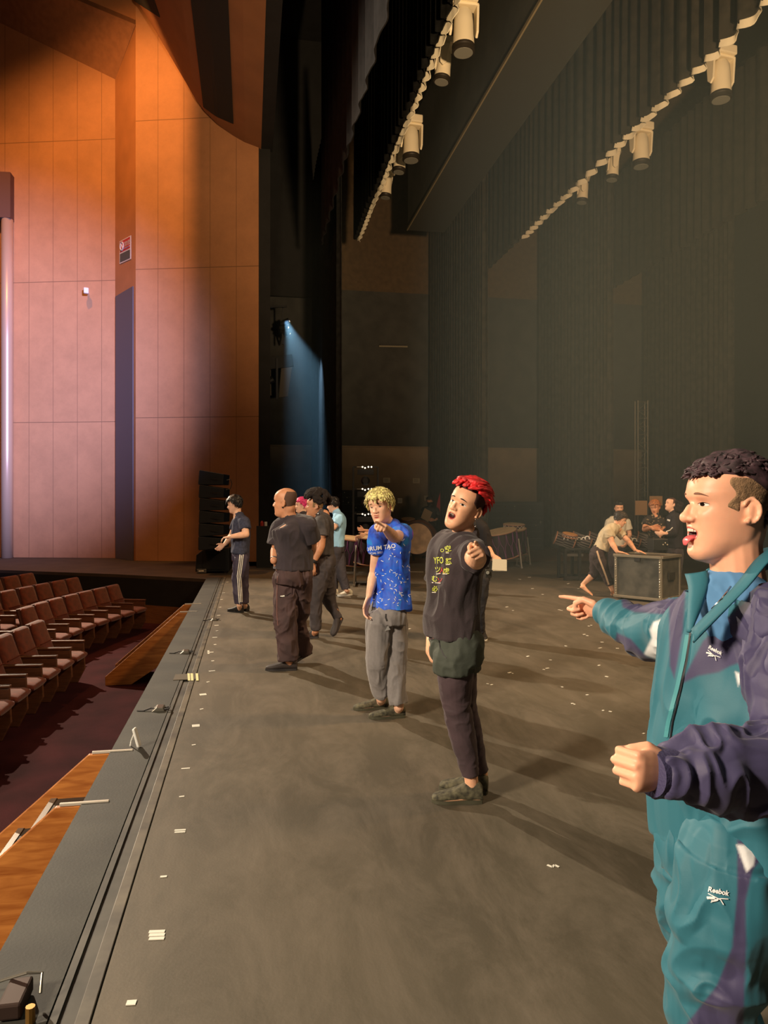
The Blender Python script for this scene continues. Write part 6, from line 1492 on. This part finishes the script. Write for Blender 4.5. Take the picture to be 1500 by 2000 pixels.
# ================================================================ DRUMS
M_SKINH = mat('drum_skin', (206, 178, 136), .5, var=.05); M_DBODY = mat('drum_body_dark', (42, 26, 32), .45, var=.15); M_ROPE = mat('purple_rope', (128, 70, 120), .7); M_ROPEL = mat('pale_rope', (216, 196, 176), .7); M_RIM = mat('drum_rim_wood', (150, 104, 78), .5)
def okedo(c, axis, r, h, label, rope=M_ROPE, stand=None, group=None, skin=M_SKINH):
    axis = Vector(axis).normalized(); t = thing('rope_drum', label, 'drum', Vector((c.x, c.y, 0)) if stand else c, group)
    a = axis.cross(UP if abs(axis.z) < .9 else Vector((1, 0, 0))).normalized(); b = axis.cross(a)
    mb = MB(); mb.lathe([(r * .86, -h / 2), (r * .88, -h / 4), (r * .885, 0), (r * .88, h / 4), (r * .86, h / 2)], c, axis, 30); mb.build('shell', M_DBODY, t, smooth=True, ang=50)
    for s in (-1, 1):
        mb = MB(); mb.lathe([(r * .1, s * (h / 2 + .008)), (r * .96, s * (h / 2 + .006)), (r, s * (h / 2 - .012))], c, axis, 32); hd = mb.build('drum_head', skin, t, smooth=True, ang=40)
        mb = MB(); ring = [c + axis * s * (h / 2 - .01) + (a * math.cos(q) + b * math.sin(q)) * r for q in np.linspace(0, 2 * math.pi, 33)]; mb.tube(ring, .013, 8); mb.build('hoop', M_RIM, hd, smooth=True)
    n = 14; mb = MB(); mb2 = MB()
    P = lambda q, z, rr_=1.0: c + axis * z + (a * math.cos(q) + b * math.sin(q)) * r * rr_
    for k in range(n):
        q0 = 2 * math.pi * k / n; q1 = 2 * math.pi * (k + .5) / n; q2 = 2 * math.pi * (k + 1) / n; m1, m2 = (q0 + q1) / 2, 0
        mb.tube([P(q0, h / 2 - .01), P(q0 + (q1 - q0) * .25, h * .10, .95), P(q1 - (q1 - q0) * .25, -h * .02, .95), P(q1, -h / 2 + .01)], .006, 5)
        mb.tube([P(q2, h / 2 - .01), P(q2 - (q2 - q1) * .25, h * .10, .95), P(q1 + (q2 - q1) * .25, -h * .02, .95), P(q1, -h / 2 + .01)], .006, 5)
    mb.build('rope', rope, t)
    if stand:
        st = MB()
        for s in (-1, 1):
            for e_ in (-1, 1):
                st.bar(c + stand * s * (r * .9) + FWD * e_ * .12 + UP * (h * .2), Vector((c.x, c.y, .02)) + stand * s * (r * 1.0) + FWD * e_ * .3, .03, .045)
            st.bar(Vector((c.x, c.y, .02)) + stand * s * r + FWD * -.36, Vector((c.x, c.y, .02)) + stand * s * r + FWD * .36, .045, .035)
        st.bar(Vector((c.x, c.y, .2)) - stand * r, Vector((c.x, c.y, .2)) + stand * r, .03, .04)
        st.build('stand', mat('stand_steel', (150, 146, 138), .4, .6), t)
    return t
dD = 14.2
okedo(W(687, 1076, dD), (.10, -.1, 1), .33, .50, 'purple-roped drum on a steel stand beside the man in the light blue T-shirt', stand=RGT)
okedo(W(728, 1075, dD - .3), (.06, -.08, 1), .34, .50, 'purple-roped drum half hidden behind the blonde man', stand=RGT)
okedo(W(981, 1062, 17.6), (-.22, -.1, 1), .40, .62, 'purple-roped drum with tilted head to the right of the red-haired man', stand=RGT)
okedo(W(1001, 1058, 18.6), (-.15, -.1, 1), .38, .62, 'rear purple-roped drum with pale head, behind the tilted one', stand=RGT)
# small hand drums stacked
t = okedo(W(1004, 1028, 18.7), (0, -.1, 1), .27, .12, 'shallow pale drum lying on top of the rear rope drum', rope=M_ROPEL); 
# large barrel drum on its side
def barrel(c, axis, r, h, label):
    t = thing('barrel_drum', label, 'drum', c); axis = Vector(axis).normalized()
    mb = MB(); mb.lathe([(r * .92, -h / 2), (r * 1.05, -h / 4), (r * 1.1, 0), (r * 1.05, h / 4), (r * .92, h / 2)], c, axis, 36); mb.build('shell', mat('barrel_wood', (104, 62, 40), .4), t, smooth=True, ang=50)
    for s in (-1, 1):
        mb = MB(); mb.lathe([(.02, s * (h / 2 + .008)), (r * .90, s * (h / 2 + .006)), (r * .94, s * (h / 2 - .03)), (r * .96, s * (h / 2 - .06))], c, axis, 36); hd = mb.build('drum_head', mat('aged_hide', (168, 134, 96), .55, var=.12, vscale=5), t, smooth=True, ang=50)
        mb = MB(); a = axis.cross(UP if abs(axis.z) < .9 else RGT).normalized(); b = axis.cross(a); mb.tube([c + axis * s * (h / 2 - .04) + (a * math.cos(q) + b * math.sin(q)) * r * .965 for q in np.linspace(0, 2 * math.pi, 37)], .012, 6)
        mb.build('tack_ring', mat('tack_dark', (40, 34, 30), .4, .6), hd)
    mb = MB(); z = c.z - r * 1.05
    for s in (-1, 1): mb.bar(c + RGT * s * r * .55 - UP * r * .95 - FWD * .3, c + RGT * s * r * .55 - UP * r * .95 + FWD * .3, .06, .06); mb.bar(c + RGT * s * r * .55 - UP * r * .95, Vector((c.x, c.y, .0)) + RGT * s * r * .75, .05, .05)
    mb.build('cradle', M_BLKSHOE, t); return t
barrel(W(819, 1051, 18.6), -FWD + RGT * -.25, .42, .62, 'large barrel drum on its side with a pale round hide, left of the masked stagehand')
barrel(W(797, 1024, 19.6), UP + FWD * -.2, .20, .3, 'small pale drum standing behind the large barrel drum') 
# row of drums on the long rack
t = thing('drum_rack', 'long low black rack carrying a row of dark rope drums with white clips', 'rack', G(1180, 1133))
pA_, pB_ = G(1104, 1134), G(1300, 1134); dR = (pB_ - pA_); back = FWD * .55; mb = MB(); ztop = .62
for f in (0, .14, .52, .98):
    for bk_ in (0, 1):
        q = pA_ + dR * f + back * bk_; mb.bar(q, q + UP * ztop, .055, .055)
for bk_ in (0, 1):
    mb.bar(pA_ + back * bk_ + UP * .05, pB_ + back * bk_ + UP * .05, .05, .06); mb.bar(pA_ + back * bk_ + UP * ztop, pB_ + back * bk_ + UP * ztop, .05, .05)
mb.build('frame', mat('rack_black', (30, 30, 30), .5), t, bevel=.004)
mb = MB(); q = pA_ + dR * .02 + UP * (ztop - .14); mb.prism([q, q + dR * .16, q + dR * .16 + back, q + back], UP * .05); mb.build('shelf', mat('shelf_grey', (76, 72, 66), .5), t)
mb = MB()
for s in (0.0, .14): q = pA_ + dR * s + UP * .3; mb.bar(q - UP * .2, q + dR * (.03 if s == 0 else -.03) - UP * .27, .03, .03)
mb.build('brace', MATS['rack_black'], t)
labsD = ['leftmost', 'second', 'third', 'fourth', 'fifth', 'sixth', 'seventh']
for k in range(7):
    f = k / 6; c = pA_ + dR * (.02 + .98 * f) + back * .4 + UP * (ztop + .16)
    o = okedo(c, -dR.normalized() * .93 + UP * .32 + FWD * .1, .125, .40, 'dark rope drum on the long black rack, %s from the left' % labsD[k], rope=mat('grey_rope', (120, 112, 104), .7), group='drums lying on the long rack', skin=mat('dark_head', (90, 82, 72), .5))
mb = MB(); wp_ = mat('clip_white', (240, 238, 228), .4)
def clip(px, py, d, r, lab='small white curved clip hooked along the drum row'):
    mb = MB(); c = W(px, py, d); mb.tube([c + RGT * r * math.cos(a) + UP * r * math.sin(a) for a in np.linspace(-.3, 3.4, 12)], .014 if r > .04 else .010, 8); o = tag(mb.build('rope_clip', wp_), lab, 'clip'); o['group'] = 'white clips along the drum row'
ordn = ['leftmost', 'second', 'third', 'fourth', 'fifth', 'sixth', 'seventh', 'eighth', 'ninth', 'tenth']
for i_, (px, py) in enumerate(((1105, 1053), (1113, 1054), (1121, 1055), (1131, 1053.5), (1140, 1053))): clip(px, py, 14.72, .036, 'small white curved clip on the drum row, %s from the left' % ordn[i_])
for i_, (px, py) in enumerate(((1147, 1052), (1205, 1056), (1213, 1058), (1230, 1054), (1239, 1056))): clip(px, py, 14.72, .045, 'small white curved clip on the drum row, %s from the left' % ordn[i_ + 5])
okedo(W(1113, 1046, 14.6), (.12, -.22, 1), .145, .07, 'flat tan-skinned drum lying on the left end of the drum row', rope=M_ROPEL, skin=mat('tan_skin', (206, 150, 92), .5))
t = thing('equipment_box', 'black box with steel knobs at the right end of the drum row', 'box', W(1283, 1063, 12.9)); mb = MB(); c = W(1284, 1063, 12.9); mb.box(c, (.26, .3, .2), Matrix.Rotation(-TH, 3, 'Z')); mb.build('casing', MATS['rack_black'], t, bevel=.01)
mb = MB()
for k in range(3): mb.sphere(c - FWD * .16 + RGT * (.04 + .035 * k) + UP * .03 * (k % 2), .017, 8, 6)
mb.build('knob', M_ALU, t, smooth=True)
# ================================================================ BACKSTAGE
M_EQ = mat('equipment_black', (28, 29, 30), .6)
gl = mat('glow_lamp', (255, 244, 220), .3); bsdf(gl).inputs['Emission Color'].default_value = lin((255, 240, 214)); bsdf(gl).inputs['Emission Strength'].default_value = 2.2
def tower():
    d = 16.5; t = thing('light_tower', 'black lighting tower with three rows of small bright lamps behind the blonde man', 'light stand', Vector((*W(712, 1100, d)[:2], 0)))
    mb = MB(); 
    for px in (690, 738): 
        a = W(px, 912, d); mb.bar(Vector((a.x, a.y, 0)), a, .04, .04)
    for py in (912, 955, 1003, 1045): mb.bar(W(690, py, d), W(738, py, d), .03, .03)
    mb.build('frame', M_EQ, t)
    for py in (918, 961, 1010):
        c = W(714, py + 4, d); mb = MB(); mb.box(c, (.36, .12, .12), Matrix.Rotation(-TH, 3, 'Z')); mb.lathe([(.05, -.02), (.1, .0), (.1, .1), (.06, .16)], c - UP * .2 - FWD * .05, -FWD, 18); f = mb.build('lamp_housing', M_EQ, t)
        for px in (708, 713, 719.5, 725.5):
            mb = MB(); mb.sphere(W(px, py - 6 + (2 if px in (713,) else 0), d - .09), .018, 8, 6); mb.build('lamp', MATS['glow_lamp'], f, smooth=True)
        mb = MB(); mb.bar(W(697, py - 6, d - .06), W(707, py - 6, d - .06), .012, .012); mb.build('arm', M_ALU, f)
    return t
tower()
for (px, py, d, lab) in ((755, 938, 24.9, 'pale notice on the wing wall above the blonde man, left of the pair'), (813, 939, 24.9, 'pale notice on the wing wall, right of the pair'), (835, 973, 24.8, 'framed notice on the wing wall behind the masked stagehand'), (781, 978, 24.8, 'small white notice beside the blonde man, on the wing wall')):
    p = onY(px, py, 24.93); t = thing('wall_notice', lab, 'notice', p); mb = MB(); mb.box(p, (.24 if px != 781 else .16, .012, .17), None); mb.build('sheet', mat('notice_paper', (186, 176, 150), .8) if px != 781 else mat('notice_white', (226, 222, 206), .8), t)
    mb = MB()
    for k in range(3): mb.box(p + Vector((-.01, -.009, .045 - .04 * k)), (.15, .004, .012))
    mb.build('printed_line', mat('print_grey', (96, 90, 78), .8), t)
p0 = W(859, 962, 20.6); t = thing('red_flag', 'narrow red pennant hanging beside the second leg curtain', 'flag', p0); mb = MB(); mb.prism([W(859.5, 962, 20.6), W(860, 1000, 20.6), W(852, 992, 20.6), W(855, 978, 20.6)], FWD * .02); mb.build('cloth', mat('flag_red', (170, 40, 50), .8), t); mb = MB(); mb.tube([W(860.5, 958, 20.6), Vector((*W(860.5, 1086, 20.6)[:2], .01))], .012, 6); mb.build('pole', M_EQ, t)
p0 = W(853, 1052, 20.4); t = thing('drum_trestle', 'small wooden trestle between the masked stagehand and the leg curtain', 'trestle', Vector((p0.x, p0.y, 0)))
for s in (-1, 1): mb = MB(); mb.bar(Vector((p0.x, p0.y, .0)) + RGT * s * .08, W(853, 1042, 20.4) + RGT * s * .04, .04, .04); mb.build('post', mat('pale_wood', (176, 136, 88), .6), t)
mb = MB(); mb.box(W(853, 1041, 20.4), (.16, .12, .05)); mb.build('top', MATS['pale_wood'], t)
# timber treads and blocks on the wing floor
for (px, py, w, dpt, h, lab) in ((1020, 1083, .34, .3, .18, 'pale wooden block between the rope drums and the third leg curtain'), (856, 1083, .30, .3, .16, 'pale wooden block at the foot of the second leg curtain')):
    c = G(px, py); mb = MB(); mb.box(c + UP * h / 2, (w, dpt, h)); t = thing('wooden_block', lab, 'block', c); mb.build('block', MATS['pale_wood'], t, bevel=.004); mb = MB(); mb.box(c + UP * (h + .03), (w, dpt, .05)); mb.build('upper_plank', mat('pale_wood_dark', (140, 108, 72), .6), t)
# equipment racks seen between the curtains
for (px, py, w, h, dpt, Y, lab) in ((1000, 1068, 1.9, 1.55, .7, 22.8, 'dark equipment rack cluttered with small shiny fittings, right of the red-haired man'), (684, 1068, 1.0, 1.9, .6, 22.6, 'tall dark equipment cupboard in the wing beside the light tower'), (762, 1068, 1.6, 1.0, .7, 23.2, 'low dark equipment trolley in the wing behind the blonde man')):
    c = onY(px, 1070, Y); c.z = 0; t = thing('equipment_rack', lab, 'equipment', c)
    mb = MB(); mb.box(c + UP * h / 2, (w, dpt, h)); mb.build('carcass', M_EQ, t, bevel=.01)
    mb = MB()
    for k in range(int(h / .22)): mb.box(c + Vector((0, -dpt / 2 - .01, .15 + k * .22)), (w * .9, .02, .02))
    mb.build('shelf_edge', mat('rack_edge', (60, 60, 56), .5), t)
    mb = MB(); rr2 = random.Random(px)
    for k in range(14): mb.sphere(c + Vector((rr2.uniform(-w / 2, w / 2) * .9, -dpt / 2 - .03, rr2.uniform(.5, 1.0) * h)), rr2.uniform(.012, .028), 6, 5)
    mb.build('fitting', M_ALU, t)
for (px, py, w, h, lab) in ((1281, 978, .30, .22, 'tan board standing behind the man with crossed arms'), (1252, 992, .28, .34, 'tan board leaning left of the man with crossed arms')):
    c = W(px, py, 17.5); t = thing('plywood_board', lab, 'board', c); mb = MB(); mb.box(c, (w, .03, h), Matrix.Rotation(-TH, 3, 'Z')); mb.build('panel', mat('tan_board', (176, 132, 88), .8), t); mb = MB(); mb.bar(Vector((c.x, c.y, 0)), c - UP * h / 2, .05, .05); mb.build('post', M_EQ, t)
# ladder-like truss by the third curtain
dT = 19.0; t = thing('vertical_truss', 'thin vertical ladder truss standing at the edge of the third leg curtain', 'truss', Vector((*W(1255, 1090, dT)[:2], 0)))
mb = MB()
for px in (1246, 1265): a = W(px, 782, dT); mb.tube([Vector((a.x, a.y, 0)), a], .018, 8)
for off_ in (.22,):
    for px in (1246, 1265): a = W(px, 782, dT) + FWD * off_; mb.tube([Vector((a.x, a.y, 0)), a], .018, 8)
mb.build('upright', mat('truss_steel', (84, 78, 66), .5, .5), t)
mb = MB()
for k, py in enumerate(range(785, 1085, 16)): mb.tube([W(1246, py, dT), W(1265, py, dT)], .010, 6); mb.tube([W(1246 if k % 2 else 1265, py, dT), W(1265 if k % 2 else 1246, min(py + 16, 1085), dT)], .008, 6)
mb.build('rung', MATS['truss_steel'], t)
# side-stage lamps and gallery
p = W(560, 640, 22.3); t = thing('side_lamp_cluster', 'cluster of shining side lamps throwing a beam toward the stage', 'stage light', p)
for k, (dx, dz, r) in enumerate(((0, .18, .09), (-.03, -.0, .09), (.02, -.18, .08))):
    mb = MB(); c = p + RGT * dx + UP * dz; mb.lathe([(.04, -.2), (r, -.1), (r, .06), (r * 1.1, .08)], c, RGT + UP * -.4 * (k - 1), 18); f = mb.build('lamp_housing', M_EQ, t, smooth=True, ang=40)
    mb = MB(); mb.sphere(c + RGT * .07 - FWD * .03, r * .35, 10, 6); mb.build('lamp', gl, f, smooth=True)
mb = MB(); mb.bar(p - UP * .5 - RGT * .12, p + UP * .6 - RGT * .12, .05, .05); mb.bar(p - RGT * .12, Vector((p.x - .12, 24.99, p.z)), .05, .05); mb.build('bracket', M_EQ, t)
t = thing('side_gallery', 'dark steel side gallery with pale panels in the gap beside the orange wall', 'gallery', W(540, 780, 21.5))
mb = MB(); mb.bar(W(508, 712, 21.5), W(572, 704, 21.5), .08, .35); mb.bar(W(541, 700, 21.4), W(541, 780, 21.4), .06, .06); mb.bar(W(508, 600, 21.4), W(560, 598, 21.4), .06, .06); mb.build('frame', M_EQ, t)
mb = MB(); mb.prism([W(512, 700, 21.8), W(528, 700, 21.8), W(530, 772, 21.8), W(512, 774, 21.8)], FWD * .05); mb.build('panel', mat('gallery_panel', (96, 86, 70), .8), t)
mb = MB(); mb.prism([W(550, 712, 21.7), W(572, 704, 21.7), W(562, 774, 21.7), W(545, 776, 21.7)], FWD * .05); mb.build('panel', MATS['gallery_panel'], t)
mb = MB(); mb.tube([W(508, 742, 21.5), W(520, 748, 21.5), W(534, 740, 21.5)], .1, 10); mb.build('lamp_body', M_EQ, t)
# wall tube light in the wing
p = onY(768, 676, 24.85); t = thing('tube_lamp', 'thin unlit tube lamp high on the dark wing wall', 'lamp', p); mb = MB(); mb.tube([onY(740, 676, 24.85), onY(796, 677, 24.85)], .03, 8); mb.build('tube', mat('dull_tube', (150, 144, 120), .5), t); mb = MB(); mb.bar(onY(742, 674, 24.93), onY(794, 675, 24.93), .14, .05); mb.build('fitting', M_EQ, t)
# stand with a red bottle and a white cup beyond the corner
p = W(515, 1026, 17.6); t = thing('drinks_crate', 'small red and white items glinting beside the bald man, at the dark corner', 'bottles', Vector((p.x, p.y, 0)))
mb = MB(); mb.box(Vector((p.x, p.y, .49)), (.34, .3, .98)); mb.build('stand', M_EQ, t)
mb = MB(); mb.tube([Vector((p.x - .04, p.y, .98)), Vector((p.x - .04, p.y, 1.06)), Vector((p.x - .04, p.y, 1.1))], [.04, .04, .015], 12); mb.build('bottle', mat('red_glass', (190, 60, 50), .3), t); mb = MB(); mb.tube([Vector((p.x + .05, p.y, .98)), Vector((p.x + .05, p.y, 1.08))], .035, 12); mb.build('cup', M_WHITE, t)
